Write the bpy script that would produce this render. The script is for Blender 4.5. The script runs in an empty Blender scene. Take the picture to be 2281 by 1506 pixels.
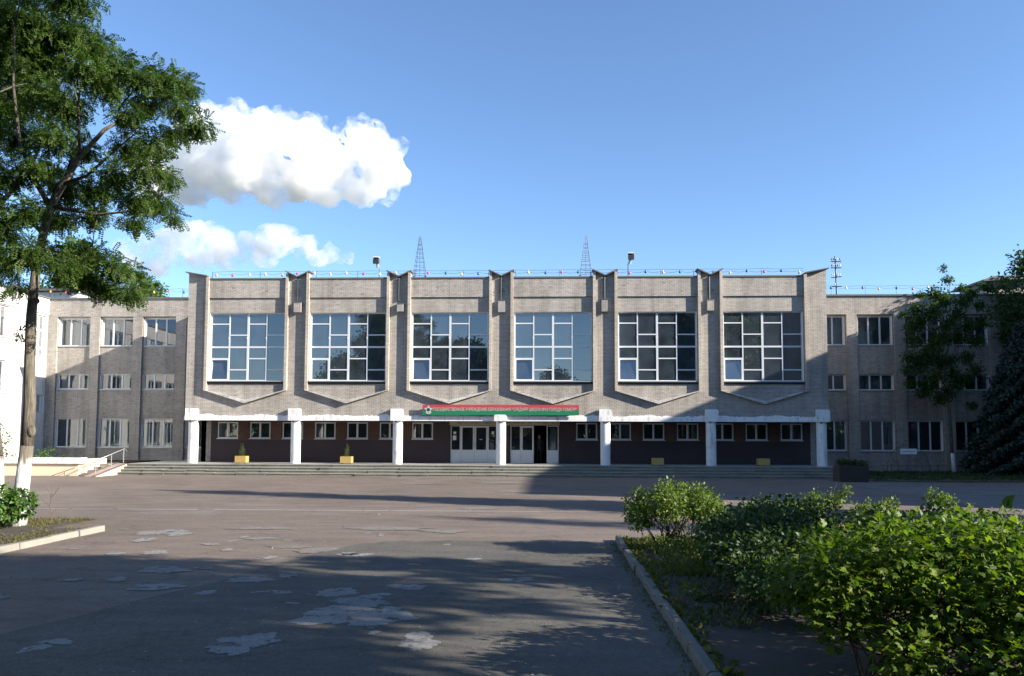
import bpy, math, random
import numpy as np
from mathutils import Vector, Matrix

random.seed(11)
RNG = np.random.default_rng(11)
SC = bpy.context.scene
COL = SC.collection

# ------------------------------------------------------------------ camera
def make_camera():
    yaw, tilt, roll = 0.0453, 0.0652, 0.0038
    def rot(v):
        x, y, z = v
        c, s = math.cos(tilt), math.sin(tilt); y, z = y*c - z*s, y*s + z*c
        c, s = math.cos(yaw), math.sin(yaw); x, y = x*c - y*s, x*s + y*c
        return Vector((x, y, z))
    c, s = math.cos(roll), math.sin(roll)
    right, up, fwd = rot((c, 0, s)), rot((-s, 0, c)), rot((0, 1, 0))
    cam = bpy.data.cameras.new('camera'); o = bpy.data.objects.new('camera', cam); COL.objects.link(o)
    m = Matrix((right, up, -fwd)).transposed().to_4x4(); m.translation = Vector((2.684, -45.26, 2.3))
    o.matrix_world = m
    cam.sensor_width = 36; cam.sensor_fit = 'HORIZONTAL'; cam.lens = 27.62
    cam.shift_y = 0.0447; cam.clip_start = 0.1; cam.clip_end = 6000
    SC.camera = o
make_camera()

# ------------------------------------------------------------------ light
SUN_AZ, SUN_EL = math.radians(72.5), math.radians(21.8)      # azimuth from -Y (camera side) towards +X
SDIR = Vector((math.sin(SUN_AZ)*math.cos(SUN_EL), -math.cos(SUN_AZ)*math.cos(SUN_EL), math.sin(SUN_EL)))
world = bpy.data.worlds.new('World'); SC.world = world; world.use_nodes = True
wn = world.node_tree; wn.nodes.clear()
sky = wn.nodes.new('ShaderNodeTexSky'); sky.sky_type = 'NISHITA'; sky.sun_disc = False
sky.sun_elevation = SUN_EL
sky.sun_rotation = math.atan2(SDIR.x, SDIR.y)
sky.air_density = 0.85; sky.dust_density = 0.0; sky.ozone_density = 3.8; sky.altitude = 150
bg = wn.nodes.new('ShaderNodeBackground'); bg.inputs['Strength'].default_value = 0.105
wo = wn.nodes.new('ShaderNodeOutputWorld')
wn.links.new(sky.outputs[0], bg.inputs['Color']); wn.links.new(bg.outputs[0], wo.inputs['Surface'])
sl = bpy.data.lights.new('sun', 'SUN'); sl.energy = 5.0; sl.angle = math.radians(0.5); sl.color = (1.0, 0.92, 0.80)
so = bpy.data.objects.new('sun', sl); COL.objects.link(so); so.location = (60, -40, 40)
so.rotation_euler = SDIR.to_track_quat('Z', 'Y').to_euler()
SC.view_settings.view_transform = 'Standard'; SC.view_settings.look = 'None'
SC.view_settings.exposure = 1.36; SC.view_settings.gamma = 1.0
SC.view_settings.use_curve_mapping = False
SC.cycles.volume_bounces = 10; SC.cycles.volume_step_rate = 0.35
SC.cycles.max_bounces = 10; SC.cycles.diffuse_bounces = 4; SC.cycles.transparent_max_bounces = 16

# ------------------------------------------------------------------ materials
def newmat(name):
    m = bpy.data.materials.new(name); m.use_nodes = True
    nt = m.node_tree; b = nt.nodes['Principled BSDF']
    return m, nt, b
def N(nt, typ, **kw):
    n = nt.nodes.new(typ)
    for k, v in kw.items(): setattr(n, k, v)
    return n
def L(nt, a, b): nt.links.new(a, b)
def ramp(nt, fac, stops):
    r = N(nt, 'ShaderNodeValToRGB'); e = r.color_ramp.elements
    while len(e) > 1: e.remove(e[-1])
    e[0].position = stops[0][0]; e[0].color = (*stops[0][1], 1) if len(stops[0][1]) == 3 else stops[0][1]
    for p, c in stops[1:]:
        k = e.new(p); k.color = (*c, 1)
    if fac is not None: L(nt, fac, r.inputs[0])
    return r
def g3(v): return (v, v, v)
def noise(nt, vec, scale, detail=5, rough=0.6):
    n = N(nt, 'ShaderNodeTexNoise'); n.inputs['Scale'].default_value = scale
    n.inputs['Detail'].default_value = detail; n.inputs['Roughness'].default_value = rough
    if vec is not None: L(nt, vec, n.inputs['Vector'])
    return n
def mixc(nt, fac, a, b, mode='MIX'):
    m = N(nt, 'ShaderNodeMix', data_type='RGBA', blend_type=mode)
    for sock, v in ((m.inputs[0], fac), (m.inputs[6], a), (m.inputs[7], b)):
        if hasattr(v, 'is_output'): L(nt, v, sock)
        elif isinstance(v, (int, float)): sock.default_value = v
        else: sock.default_value = (*v, 1)
    return m.outputs[2]
def pos(nt): return N(nt, 'ShaderNodeNewGeometry').outputs['Position']
def bump(nt, h, b, strength=0.4, dist=0.01):
    n = N(nt, 'ShaderNodeBump'); n.inputs['Strength'].default_value = strength; n.inputs['Distance'].default_value = dist
    L(nt, h, n.inputs['Height']); L(nt, n.outputs[0], b.inputs['Normal'])
def simple(name, col, rough=0.7, var=0.15, scale=3.0, metal=0.0, b_scale=None, b_str=0.2):
    m, nt, b = newmat(name); p = pos(nt)
    n = noise(nt, p, scale, 6)
    c = mixc(nt, n.outputs[0], tuple(x*(1-var) for x in col), tuple(min(1, x*(1+var)) for x in col))
    L(nt, c, b.inputs['Base Color']); b.inputs['Roughness'].default_value = rough; b.inputs['Metallic'].default_value = metal
    if b_scale:
        k = noise(nt, p, b_scale, 4); bump(nt, k.outputs[0], b, b_str, 0.01)
    return m
def brick_mat(name, c1, c2, mort, stain=0.24, bw=0.26, rh=0.077):
    m, nt, b = newmat(name); p = pos(nt)
    sx = N(nt, 'ShaderNodeSeparateXYZ'); L(nt, p, sx.inputs[0])
    ad = N(nt, 'ShaderNodeMath', operation='ADD'); L(nt, sx.outputs[0], ad.inputs[0]); L(nt, sx.outputs[1], ad.inputs[1])
    cb = N(nt, 'ShaderNodeCombineXYZ'); L(nt, ad.outputs[0], cb.inputs[0]); L(nt, sx.outputs[2], cb.inputs[1])
    br = N(nt, 'ShaderNodeTexBrick'); L(nt, cb.outputs[0], br.inputs['Vector'])
    br.inputs['Scale'].default_value = 1; br.inputs['Brick Width'].default_value = bw; br.inputs['Row Height'].default_value = rh
    br.inputs['Mortar Size'].default_value = 0.009; br.inputs['Mortar Smooth'].default_value = 0.2; br.inputs['Bias'].default_value = 0.0
    br.inputs['Color1'].default_value = (*c1, 1); br.inputs['Color2'].default_value = (*c2, 1); br.inputs['Mortar'].default_value = (*mort, 1)
    n1 = noise(nt, p, 0.35, 7, 0.65); r1 = ramp(nt, n1.outputs[0], [(0.3, g3(1-stain)), (0.62, g3(1.08))])
    # dark, weathered single bricks and patches
    st = N(nt, 'ShaderNodeMapping'); st.inputs['Scale'].default_value = (3.8, 3.8, 13); L(nt, p, st.inputs[0])
    n2 = noise(nt, st.outputs[0], 1.0, 3, 0.7); r2 = ramp(nt, n2.outputs[0], [(0.33, g3(0.55)), (0.42, g3(1.0))])
    c = mixc(nt, 1.0, br.outputs[0], r1.outputs[0], 'MULTIPLY'); c = mixc(nt, 1.0, c, r2.outputs[0], 'MULTIPLY')
    # vertical run-off streaks
    mp = N(nt, 'ShaderNodeMapping'); mp.inputs['Scale'].default_value = (2.2, 2.2, 0.13); L(nt, p, mp.inputs[0])
    n3 = noise(nt, mp.outputs[0], 1.0, 5, 0.6); r3 = ramp(nt, n3.outputs[0], [(0.34, g3(0.80)), (0.55, g3(1.03))])
    c = mixc(nt, 1.0, c, r3.outputs[0], 'MULTIPLY')
    L(nt, c, b.inputs['Base Color']); b.inputs['Roughness'].default_value = 0.9
    inv = N(nt, 'ShaderNodeMath', operation='SUBTRACT'); inv.inputs[0].default_value = 1; L(nt, br.outputs['Fac'], inv.inputs[1])
    a2 = N(nt, 'ShaderNodeMath', operation='ADD'); L(nt, inv.outputs[0], a2.inputs[0])
    n4 = noise(nt, p, 25, 3); L(nt, n4.outputs[0], a2.inputs[1])
    bump(nt, a2.outputs[0], b, 0.6, 0.012)
    return m
def leaf_mat(name, c1, c2, trans=0.35, rough=0.45, tcol=None):
    m, nt, b = newmat(name)
    gi = N(nt, 'ShaderNodeNewGeometry')
    r = ramp(nt, gi.outputs['Random Per Island'], [(0.0, c1), (1.0, c2)])
    L(nt, r.outputs[0], b.inputs['Base Color']); b.inputs['Roughness'].default_value = rough; b.inputs['Specular IOR Level'].default_value = .22
    t = N(nt, 'ShaderNodeBsdfTranslucent')
    tc = mixc(nt, 1.0, r.outputs[0], tcol or (1.7, 1.9, 0.6), 'MULTIPLY'); L(nt, tc, t.inputs['Color'])
    mx = N(nt, 'ShaderNodeMixShader'); mx.inputs[0].default_value = trans
    out = nt.nodes['Material Output']
    L(nt, b.outputs[0], mx.inputs[1]); L(nt, t.outputs[0], mx.inputs[2]); L(nt, mx.outputs[0], out.inputs['Surface'])
    return m
M = {}
M['brick'] = brick_mat('grey_silicate_brick', (0.455, 0.415, 0.365), (0.37, 0.335, 0.295), (0.165, 0.152, 0.14))
M['brick_pale'] = brick_mat('pale_edge_brick', (0.56, 0.50, 0.42), (0.46, 0.40, 0.33), (0.26, 0.23, 0.2), stain=0.2)
M['brick_white'] = brick_mat('whitewashed_brick', (0.80, 0.78, 0.74), (0.76, 0.74, 0.70), (0.64, 0.62, 0.6), stain=0.1)
M['chevron'] = brick_mat('worn_white_edge', (0.62, 0.60, 0.57), (0.50, 0.48, 0.45), (0.30, 0.28, 0.26), stain=0.3, bw=0.09, rh=0.3)
M['plaster'] = simple('white_reveal_plaster', (0.74, 0.73, 0.70), 0.85, 0.08, 2.0)
M['white_paint'] = simple('white_paint', (0.74, 0.74, 0.73), 0.6, 0.06, 2.5, b_scale=12, b_str=0.2)
def scuffs():
    nt = M['white_paint'].node_tree; b = nt.nodes['Principled BSDF']; old = b.inputs['Base Color'].links[0].from_socket; p = pos(nt)
    mp = N(nt, 'ShaderNodeMapping'); mp.inputs['Scale'].default_value = (3, 3, .8); L(nt, p, mp.inputs[0])
    n = noise(nt, mp.outputs[0], 1.6, 8, .72); r = ramp(nt, n.outputs[0], [(.30, (.45, .43, .40)), (.42, (.86, .85, .83)), (.5, g3(1))])
    L(nt, mixc(nt, 1.0, old, r.outputs[0], 'MULTIPLY'), b.inputs['Base Color'])
scuffs()
M['pvc'] = simple('white_window_frame', (0.58, 0.60, 0.62), 0.35, 0.03, 1.0)
M['door_paint'] = simple('white_door_paint', (0.62, 0.64, 0.66), 0.45, 0.06, 2.0)
M['sheet'] = simple('grey_sheet_metal', (0.13, 0.128, 0.128), 0.75, 0.25, 2.0, metal=0.0)
M['sill'] = simple('dull_sill_metal', (0.33, 0.34, 0.35), 0.45, 0.15, 3.0, metal=0.3)
M['concrete'] = simple('weathered_concrete', (0.30, 0.29, 0.265), 0.9, 0.4, 1.6, b_scale=20, b_str=0.3)
M['step'] = simple('mossy_step_concrete', (0.20, 0.195, 0.165), 0.92, 0.5, 1.1, b_scale=18, b_str=0.4)
M['cream'] = simple('cream_plaster', (0.72, 0.60, 0.42), 0.85, 0.08, 1.5)
M['redpaint'] = simple('red_kerb_paint', (0.15, 0.068, 0.053), 0.7, 0.2, 4)
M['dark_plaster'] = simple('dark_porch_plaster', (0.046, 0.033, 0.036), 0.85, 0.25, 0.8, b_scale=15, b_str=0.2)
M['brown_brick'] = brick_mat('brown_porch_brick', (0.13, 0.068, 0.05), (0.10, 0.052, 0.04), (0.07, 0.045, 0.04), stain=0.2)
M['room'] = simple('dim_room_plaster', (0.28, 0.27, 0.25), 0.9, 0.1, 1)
M['dark_room'] = simple('darkened_foyer', (0.035, 0.035, 0.033), 0.9, 0.1, 1)  # foyer colour darkened to stand in for unlit rooms behind the panes
M['steel'] = simple('dark_steel', (0.06, 0.065, 0.07), 0.5, 0.2, 6, metal=0.5)
M['galv'] = simple('galvanised_steel', (0.42, 0.43, 0.44), 0.4, 0.15, 6, metal=0.6)
M['wire'] = simple('black_wire', (0.05, 0.05, 0.05), 0.6, 0.1, 5)
M['yellow_wood'] = simple('yellow_painted_wood', (0.42, 0.285, 0.09), 0.6, 0.12, 8)
M['dark_wood'] = simple('dark_brown_boards', (0.045, 0.035, 0.032), 0.8, 0.3, 6)
M['soil'] = simple('dark_soil', (0.06, 0.048, 0.036), 0.95, 0.5, 2.0, b_scale=14, b_str=0.8)
M['roofing'] = simple('roof_felt', (0.07, 0.07, 0.075), 0.9, 0.2, 1)
M['curtain'] = simple('white_curtain', (0.62, 0.62, 0.58), 0.9, 0.1, 2)
M['curtain_green'] = simple('green_curtain', (0.10, 0.20, 0.17), 0.9, 0.15, 2)
M['paper'] = simple('white_paper', (0.72, 0.72, 0.72), 0.8, 0.02, 1)
M['tan'] = simple('tan_fascia_panel', (0.38, 0.33, 0.27), 0.8, 0.12, 1.2)
M['mark'] = simple('brown_marks', (0.10, 0.06, 0.045), 0.8, 0.1, 5)
M['red'] = simple('banner_red', (0.40, 0.05, 0.055), 0.55, 0.12, 0.9)
M['green'] = simple('banner_green', (0.004, 0.165, 0.07), 0.55, 0.12, 0.9)
M['letter'] = simple('pale_lettering', (0.50, 0.48, 0.44), 0.5, 0.03, 1)
M['silver'] = simple('silver_crest', (0.50, 0.56, 0.56), 0.4, 0.1, 6, metal=0.2)
M['line'] = simple('worn_road_paint', (0.46, 0.43, 0.40), 0.8, 0.4, 3)
M['kerb'] = simple('shade_toned_kerb', (0.14, 0.135, 0.12), 0.9, 0.3, 2.4, b_scale=25, b_str=0.35)  # colour darkened for the hedge shade lying on this kerb
def glass_mat(name, tint, ior, blue_lift=0.05):
    m, nt, b = newmat(name); out = nt.nodes['Material Output']; nt.nodes.remove(b)
    t = N(nt, 'ShaderNodeBsdfTransparent'); t.inputs[0].default_value = (*tint, 1)
    g = N(nt, 'ShaderNodeBsdfGlossy'); g.inputs['Roughness'].default_value = 0.0; g.inputs['Color'].default_value = (0.93, 0.97, 1, 1)
    p = pos(nt); k = noise(nt, p, 0.8, 2); bn = N(nt, 'ShaderNodeBump'); bn.inputs['Strength'].default_value = 0.08; bn.inputs['Distance'].default_value = 0.02
    L(nt, k.outputs[0], bn.inputs['Height']); L(nt, bn.outputs[0], g.inputs['Normal'])
    f = N(nt, 'ShaderNodeFresnel'); f.inputs['IOR'].default_value = ior
    mx = N(nt, 'ShaderNodeMixShader'); L(nt, f.outputs[0], mx.inputs[0]); L(nt, t.outputs[0], mx.inputs[1]); L(nt, g.outputs[0], mx.inputs[2])
    d = N(nt, 'ShaderNodeBsdfDiffuse'); d.inputs[0].default_value = (0.30, 0.39, 0.50, 1)  # bluish diffuse put into the glass to lift dark panes like reflected sky
    fn = noise(nt, p, 1.3, 5, .65); fr_ = ramp(nt, fn.outputs[0], [(.3, g3(blue_lift*.5)), (.7, g3(blue_lift*1.6))])
    m2 = N(nt, 'ShaderNodeMixShader'); L(nt, fr_.outputs[0], m2.inputs[0]); L(nt, mx.outputs[0], m2.inputs[1]); L(nt, d.outputs[0], m2.inputs[2])
    L(nt, m2.outputs[0], out.inputs['Surface']); return m
M['glass'] = glass_mat('window_glass', (0.62, 0.68, 0.68), 2.1)
M['hall_glass'] = glass_mat('tinted_hall_glass', (0.30, 0.38, 0.44), 2.5, .08)

def asphalt_mat(name, c1, c2, c3, patchy=True):
    m, nt, b = newmat(name); p = pos(nt)
    n1 = noise(nt, p, 0.16, 6, 0.62); r1 = ramp(nt, n1.outputs[0], [(0.32, c1), (0.52, c2), (0.7, c3)])
    mp = N(nt, 'ShaderNodeMapping'); mp.inputs['Scale'].default_value = (0.5, 1.6, 1); L(nt, p, mp.inputs[0])
    n2 = noise(nt, mp.outputs[0], 0.9, 8, 0.7); r2 = ramp(nt, n2.outputs[0], [(0.3, g3(0.72)), (0.55, g3(1.0)), (0.75, g3(1.22))])
    c = mixc(nt, 1.0, r1.outputs[0], r2.outputs[0], 'MULTIPLY')
    n3 = noise(nt, p, 55, 3, 0.7); r3 = ramp(nt, n3.outputs[0], [(0.36, g3(0.62)), (0.5, g3(1.0)), (0.66, g3(1.45))])
    c = mixc(nt, 0.8, c, r3.outputs[0], 'MULTIPLY')
    v = N(nt, 'ShaderNodeTexVoronoi'); v.inputs['Scale'].default_value = 5.5; L(nt, p, v.inputs['Vector'])
    rv = ramp(nt, v.outputs['Distance'], [(0.0, g3(1)), (0.07, g3(0.9)), (0.1, g3(0))])
    nv = noise(nt, p, 0.7, 3); rn = ramp(nt, nv.outputs[0], [(0.48, g3(0)), (0.6, g3(1))])
    fm = N(nt, 'ShaderNodeMath', operation='MULTIPLY'); L(nt, rv.outputs[0], fm.inputs[0]); L(nt, rn.outputs[0], fm.inputs[1])
    c = mixc(nt, fm.outputs[0], c, (0.34, 0.31, 0.28))
    v2 = N(nt, 'ShaderNodeTexVoronoi'); v2.inputs['Scale'].default_value = 16; L(nt, p, v2.inputs['Vector'])
    rv2 = ramp(nt, v2.outputs['Distance'], [(0.0, g3(1)), (0.10, g3(0.8)), (0.16, g3(0))])
    nv2 = noise(nt, p, 1.1, 4); rn2 = ramp(nt, nv2.outputs[0], [(0.50, g3(0)), (0.62, g3(.75))])
    fm2 = N(nt, 'ShaderNodeMath', operation='MULTIPLY'); L(nt, rv2.outputs[0], fm2.inputs[0]); L(nt, rn2.outputs[0], fm2.inputs[1])
    c = mixc(nt, fm2.outputs[0], c, (0.30, 0.265, 0.23))
    n5 = noise(nt, p, 9, 4, .7); r5 = ramp(nt, n5.outputs[0], [(.3, g3(.78)), (.7, g3(1.18))]); c = mixc(nt, .8, c, r5.outputs[0], 'MULTIPLY')
    # cracks
    vc = N(nt, 'ShaderNodeTexVoronoi', feature='DISTANCE_TO_EDGE'); vc.inputs['Scale'].default_value = 0.33
    wn_ = noise(nt, p, 0.8, 5); va = N(nt, 'ShaderNodeVectorMath', operation='ADD'); sc_ = N(nt, 'ShaderNodeVectorMath', operation='SCALE')
    sc_.inputs['Scale'].default_value = 2.4; L(nt, wn_.outputs['Color'], sc_.inputs[0]); L(nt, p, va.inputs[0]); L(nt, sc_.outputs[0], va.inputs[1]); L(nt, va.outputs[0], vc.inputs['Vector'])
    rc = ramp(nt, vc.outputs['Distance'], [(0.0, g3(0.45)), (0.008, g3(0.7)), (0.016, g3(1))])
    c = mixc(nt, 0.45, c, rc.outputs[0], 'MULTIPLY')
    L(nt, c, b.inputs['Base Color']); b.inputs['Roughness'].default_value = 0.88; b.inputs['Specular IOR Level'].default_value = 0.3
    ad = N(nt, 'ShaderNodeMath', operation='ADD'); L(nt, n3.outputs[0], ad.inputs[0]); L(nt, n2.outputs[0], ad.inputs[1])
    bump(nt, ad.outputs[0], b, 0.55, 0.012)
    return m
M['asphalt'] = asphalt_mat('old_reddish_asphalt', (0.150, 0.118, 0.097), (0.184, 0.147, 0.122), (0.214, 0.175, 0.147))
M['asphalt2'] = asphalt_mat('newer_grey_asphalt', (0.098, 0.093, 0.080), (0.116, 0.109, 0.094), (0.137, 0.128, 0.110))
M['patch'] = asphalt_mat('pale_repair_asphalt', (0.235, 0.232, 0.22), (0.265, 0.26, 0.246), (0.29, 0.285, 0.268))
def worn_edges():
    nt = M['patch'].node_tree; out = nt.nodes['Material Output']; b = nt.nodes['Principled BSDF']; p = pos(nt)
    n = noise(nt, p, 3.2, 9, .68); f = ramp(nt, n.outputs[0], [(.35, g3(0)), (.46, g3(.95))])
    t = N(nt, 'ShaderNodeBsdfTransparent'); mx = N(nt, 'ShaderNodeMixShader'); L(nt, f.outputs[0], mx.inputs[0]); L(nt, t.outputs[0], mx.inputs[1]); L(nt, b.outputs[0], mx.inputs[2]); L(nt, mx.outputs[0], out.inputs['Surface'])
worn_edges()
M['path'] = asphalt_mat('pale_path_asphalt', (0.17, 0.155, 0.137), (0.20, 0.182, 0.16), (0.225, 0.205, 0.18))
M['earth'] = simple('ground_earth', (0.09, 0.085, 0.05), 0.95, 0.4, 0.6)

M['robinia'] = leaf_mat('locust_leaves', (0.024, 0.052, 0.011), (0.075, 0.125, 0.023), 0.32, 0.5)
M['broad'] = leaf_mat('broad_leaves', (0.028, 0.060, 0.014), (0.055, 0.10, 0.024), 0.3, 0.5)
M['poplar'] = leaf_mat('poplar_leaves', (0.05, 0.10, 0.02), (0.09, 0.145, 0.03), 0.3, 0.5)
M['spruce'] = leaf_mat('blue_spruce_needles', (0.026, 0.046, 0.036), (0.055, 0.08, 0.064), 0.05, 0.6)
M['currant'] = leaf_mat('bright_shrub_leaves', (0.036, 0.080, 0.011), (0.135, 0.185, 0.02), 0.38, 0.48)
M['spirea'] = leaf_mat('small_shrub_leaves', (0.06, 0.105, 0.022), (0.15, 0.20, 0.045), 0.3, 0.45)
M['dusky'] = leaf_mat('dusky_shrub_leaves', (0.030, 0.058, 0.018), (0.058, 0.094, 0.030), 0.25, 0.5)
M['round'] = leaf_mat('round_shrub_leaves', (0.045, 0.10, 0.022), (0.095, 0.17, 0.04), 0.3, 0.4)
M['thuja'] = leaf_mat('thuja_sprays', (0.045, 0.07, 0.018), (0.085, 0.11, 0.028), 0.2, 0.6)
M['dry_grass'] = leaf_mat('matted_dry_grass', (0.07, 0.085, 0.025), (0.17, 0.135, 0.075), 0.25, 0.7)
M['grass'] = leaf_mat('grass_blades', (0.055, 0.085, 0.022), (0.16, 0.15, 0.055), 0.3, 0.6)
def bark_mat(name, a, b_):
    m, nt, b = newmat(name); p = pos(nt)
    mp = N(nt, 'ShaderNodeMapping'); mp.inputs['Scale'].default_value = (16, 16, 2.2); L(nt, p, mp.inputs[0])
    n = noise(nt, mp.outputs[0], 1.0, 6, 0.7); r = ramp(nt, n.outputs[0], [(0.35, a), (0.65, b_)])
    L(nt, r.outputs[0], b.inputs['Base Color']); b.inputs['Roughness'].default_value = 0.95; bump(nt, n.outputs[0], b, 1.0, 0.05)
    return m
M['bark'] = bark_mat('furrowed_bark', (0.06, 0.05, 0.04), (0.20, 0.175, 0.13))
M['bark_white'] = bark_mat('whitewashed_bark', (0.40, 0.39, 0.37), (0.78, 0.78, 0.77))
def limewash():
    nt = M['bark_white'].node_tree; b = nt.nodes['Principled BSDF']; old = b.inputs['Base Color'].links[0].from_socket
    p = pos(nt); sx = N(nt, 'ShaderNodeSeparateXYZ'); L(nt, p, sx.inputs[0])
    mp = N(nt, 'ShaderNodeMapping'); mp.inputs['Scale'].default_value = (14, 14, 1.1); L(nt, p, mp.inputs[0]); n = noise(nt, mp.outputs[0], 1, 5, .7)
    mr = N(nt, 'ShaderNodeMapRange'); mr.inputs[1].default_value = 1.0; mr.inputs[2].default_value = 2.0; mr.inputs[3].default_value = -.35; mr.inputs[4].default_value = .5; L(nt, sx.outputs[2], mr.inputs[0])
    ad = N(nt, 'ShaderNodeMath', operation='ADD'); L(nt, n.outputs[0], ad.inputs[0]); L(nt, mr.outputs[0], ad.inputs[1])
    f = ramp(nt, ad.outputs[0], [(.55, g3(0)), (.7, g3(1))])
    L(nt, mixc(nt, f.outputs[0], old, (0.15, 0.13, 0.10)), b.inputs['Base Color'])
limewash()
M['twig'] = simple('brown_twigs', (0.10, 0.072, 0.05), 0.9, 0.3, 10)
def globe_mat(name, col):
    m, nt, b = newmat(name); b.inputs['Base Color'].default_value = (*col, 1); b.inputs['Roughness'].default_value = 0.25
    return m
GC = dict(red=(0.45, 0.06, 0.09), orange=(0.75, 0.30, 0.06), white=(0.8, 0.78, 0.74), yellow=(0.8, 0.52, 0.14), teal=(0.0, 0.14, 0.15), blue=(0.02, 0.09, 0.22), pink=(0.60, 0.12, 0.18), green=(0.02, 0.14, 0.07), purple=(0.2, 0.05, 0.16))
for k, v in GC.items(): M['globe_' + k] = globe_mat(k + '_globe_plastic', v)

# ------------------------------------------------------------------ helpers
class MB:
    def __init__(s): s.v = []; s.f = []; s.m = []
    def face(s, pts, mi=0):
        b = len(s.v); s.v += [tuple(p) for p in pts]; s.f.append(list(range(b, b+len(pts)))); s.m.append(mi)
    def box(s, x0, x1, y0, y1, z0, z1, mi=0):
        b = len(s.v)
        s.v += [(x, y, z) for z in (z0, z1) for y in (y0, y1) for x in (x0, x1)]
        for q in ((0, 2, 3, 1), (4, 5, 7, 6), (0, 1, 5, 4), (2, 6, 7, 3), (0, 4, 6, 2), (1, 3, 7, 5)):
            s.f.append([b+i for i in q]); s.m.append(mi)
        return s
    def prism(s, poly, a0, a1, axis='y', mi=0):
        n = len(poly); b = len(s.v)
        for a in (a0, a1):
            for (u, w) in poly:
                s.v.append({'y': (u, a, w), 'x': (a, u, w), 'z': (u, w, a)}[axis])
        s.f.append([b+i for i in range(n)][::-1]); s.f.append([b+n+i for i in range(n)]); s.m += [mi, mi]
        for i in range(n):
            j = (i+1) % n; s.f.append([b+i, b+j, b+n+j, b+n+i]); s.m.append(mi)
        return s
    def tube(s, pts, rad, n=8, mi=0, cap=True):
        pts = [Vector(p) for p in pts]
        if not hasattr(rad, '__len__'): rad = [rad]*len(pts)
        b = len(s.v); prev = None
        for i, p in enumerate(pts):
            d = (pts[min(i+1, len(pts)-1)] - pts[max(i-1, 0)]).normalized()
            if prev is None:
                u = d.orthogonal().normalized()
            else:
                u = (prev - d*prev.dot(d)); u = u.normalized() if u.length > 1e-6 else d.orthogonal().normalized()
            prev = u; w = d.cross(u)
            for k in range(n):
                a = 2*math.pi*k/n; q = p + (u*math.cos(a) + w*math.sin(a))*rad[i]; s.v.append(tuple(q))
        for i in range(len(pts)-1):
            for k in range(n):
                k2 = (k+1) % n
                s.f.append([b+i*n+k, b+i*n+k2, b+(i+1)*n+k2, b+(i+1)*n+k]); s.m.append(mi)
        if cap:
            s.f.append([b+k for k in range(n)][::-1]); s.m.append(mi)
            e = b+(len(pts)-1)*n; s.f.append([e+k for k in range(n)]); s.m.append(mi)
        return s
    def ball(s, c, r, n=10, m=7, mi=0, sq=(1, 1, 1)):
        b = len(s.v)
        for i in range(m+1):
            t = math.pi*i/m
            for k in range(n):
                a = 2*math.pi*k/n
                s.v.append((c[0]+r*sq[0]*math.sin(t)*math.cos(a), c[1]+r*sq[1]*math.sin(t)*math.sin(a), c[2]+r*sq[2]*math.cos(t)))
        for i in range(m):
            for k in range(n):
                k2 = (k+1) % n; s.f.append([b+i*n+k, b+(i+1)*n+k, b+(i+1)*n+k2, b+i*n+k2]); s.m.append(mi)
        return s
    def wall(s, u0, u1, z0, z1, d0, d1, holes, axis='x', mi=0, rmi=0):
        """A slab spanning u0..u1 (along X or Y), z0..z1 and d0..d1 in depth, with rectangular holes (u0,u1,z0,z1)."""
        us = sorted({u0, u1, *[h[i] for h in holes for i in (0, 1) if u0 < h[i] < u1]})
        zs = sorted({z0, z1, *[h[i] for h in holes for i in (2, 3) if z0 < h[i] < z1]})
        P = (lambda u, d, z: (u, d, z)) if axis == 'x' else (lambda u, d, z: (d, u, z))
        solid = {}
        for i in range(len(us)-1):
            for j in range(len(zs)-1):
                cu, cz = (us[i]+us[i+1])/2, (zs[j]+zs[j+1])/2
                solid[i, j] = not any(h[0] < cu < h[1] and h[2] < cz < h[3] for h in holes)
        nu, nz = len(us)-1, len(zs)-1
        for (i, j), ok in solid.items():
            if not ok: continue
            a, b_, c, d = us[i], us[i+1], zs[j], zs[j+1]
            s.face([P(a, d0, c), P(b_, d0, c), P(b_, d0, d), P(a, d0, d)], mi)
            s.face([P(a, d1, d), P(b_, d1, d), P(b_, d1, c), P(a, d1, c)], mi)
            for (di, dj, q) in ((-1, 0, (a, a, c, d)), (1, 0, (b_, b_, c, d)), (0, -1, (a, b_, c, c)), (0, 1, (a, b_, d, d))):
                ni, nj = i+di, j+dj
                if 0 <= ni < nu and 0 <= nj < nz:
                    if solid[ni, nj]: continue
                    mm = rmi
                else: mm = mi
                if di: s.face([P(q[0], d0, q[2]), P(q[0], d1, q[2]), P(q[0], d1, q[3]), P(q[0], d0, q[3])], mm)
                else: s.face([P(q[0], d0, q[2]), P(q[1], d0, q[2]), P(q[1], d1, q[2]), P(q[0], d1, q[2])], mm)
        return s
    def mesh(s, name, mats, smooth=False):
        me = bpy.data.meshes.new(name); me.from_pydata(s.v, [], s.f)
        for m in (mats if isinstance(mats, (list, tuple)) else [mats]): me.materials.append(M[m] if isinstance(m, str) else m)
        if any(s.m): me.polygons.foreach_set('material_index', s.m)
        if smooth: me.polygons.foreach_set('use_smooth', [True]*len(me.polygons))
        me.update(); return me
    def build(s, name, mats, parent=None, smooth=False, clean=False):
        me = s.mesh(name, mats, smooth)
        if clean:
            import bmesh
            bm = bmesh.new(); bm.from_mesh(me); bmesh.ops.recalc_face_normals(bm, faces=bm.faces); bm.to_mesh(me); bm.free()
        return link(name, me, parent)
def link(name, data, parent=None):
    o = bpy.data.objects.new(name, data); COL.objects.link(o)
    if parent is not None: attach(o, parent)
    return o
def world_loc(o):
    p = Vector(o.location)
    while o.parent is not None:
        o = o.parent; p = p  # parents are unrotated and undone by the inverse matrix
    return p
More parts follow.
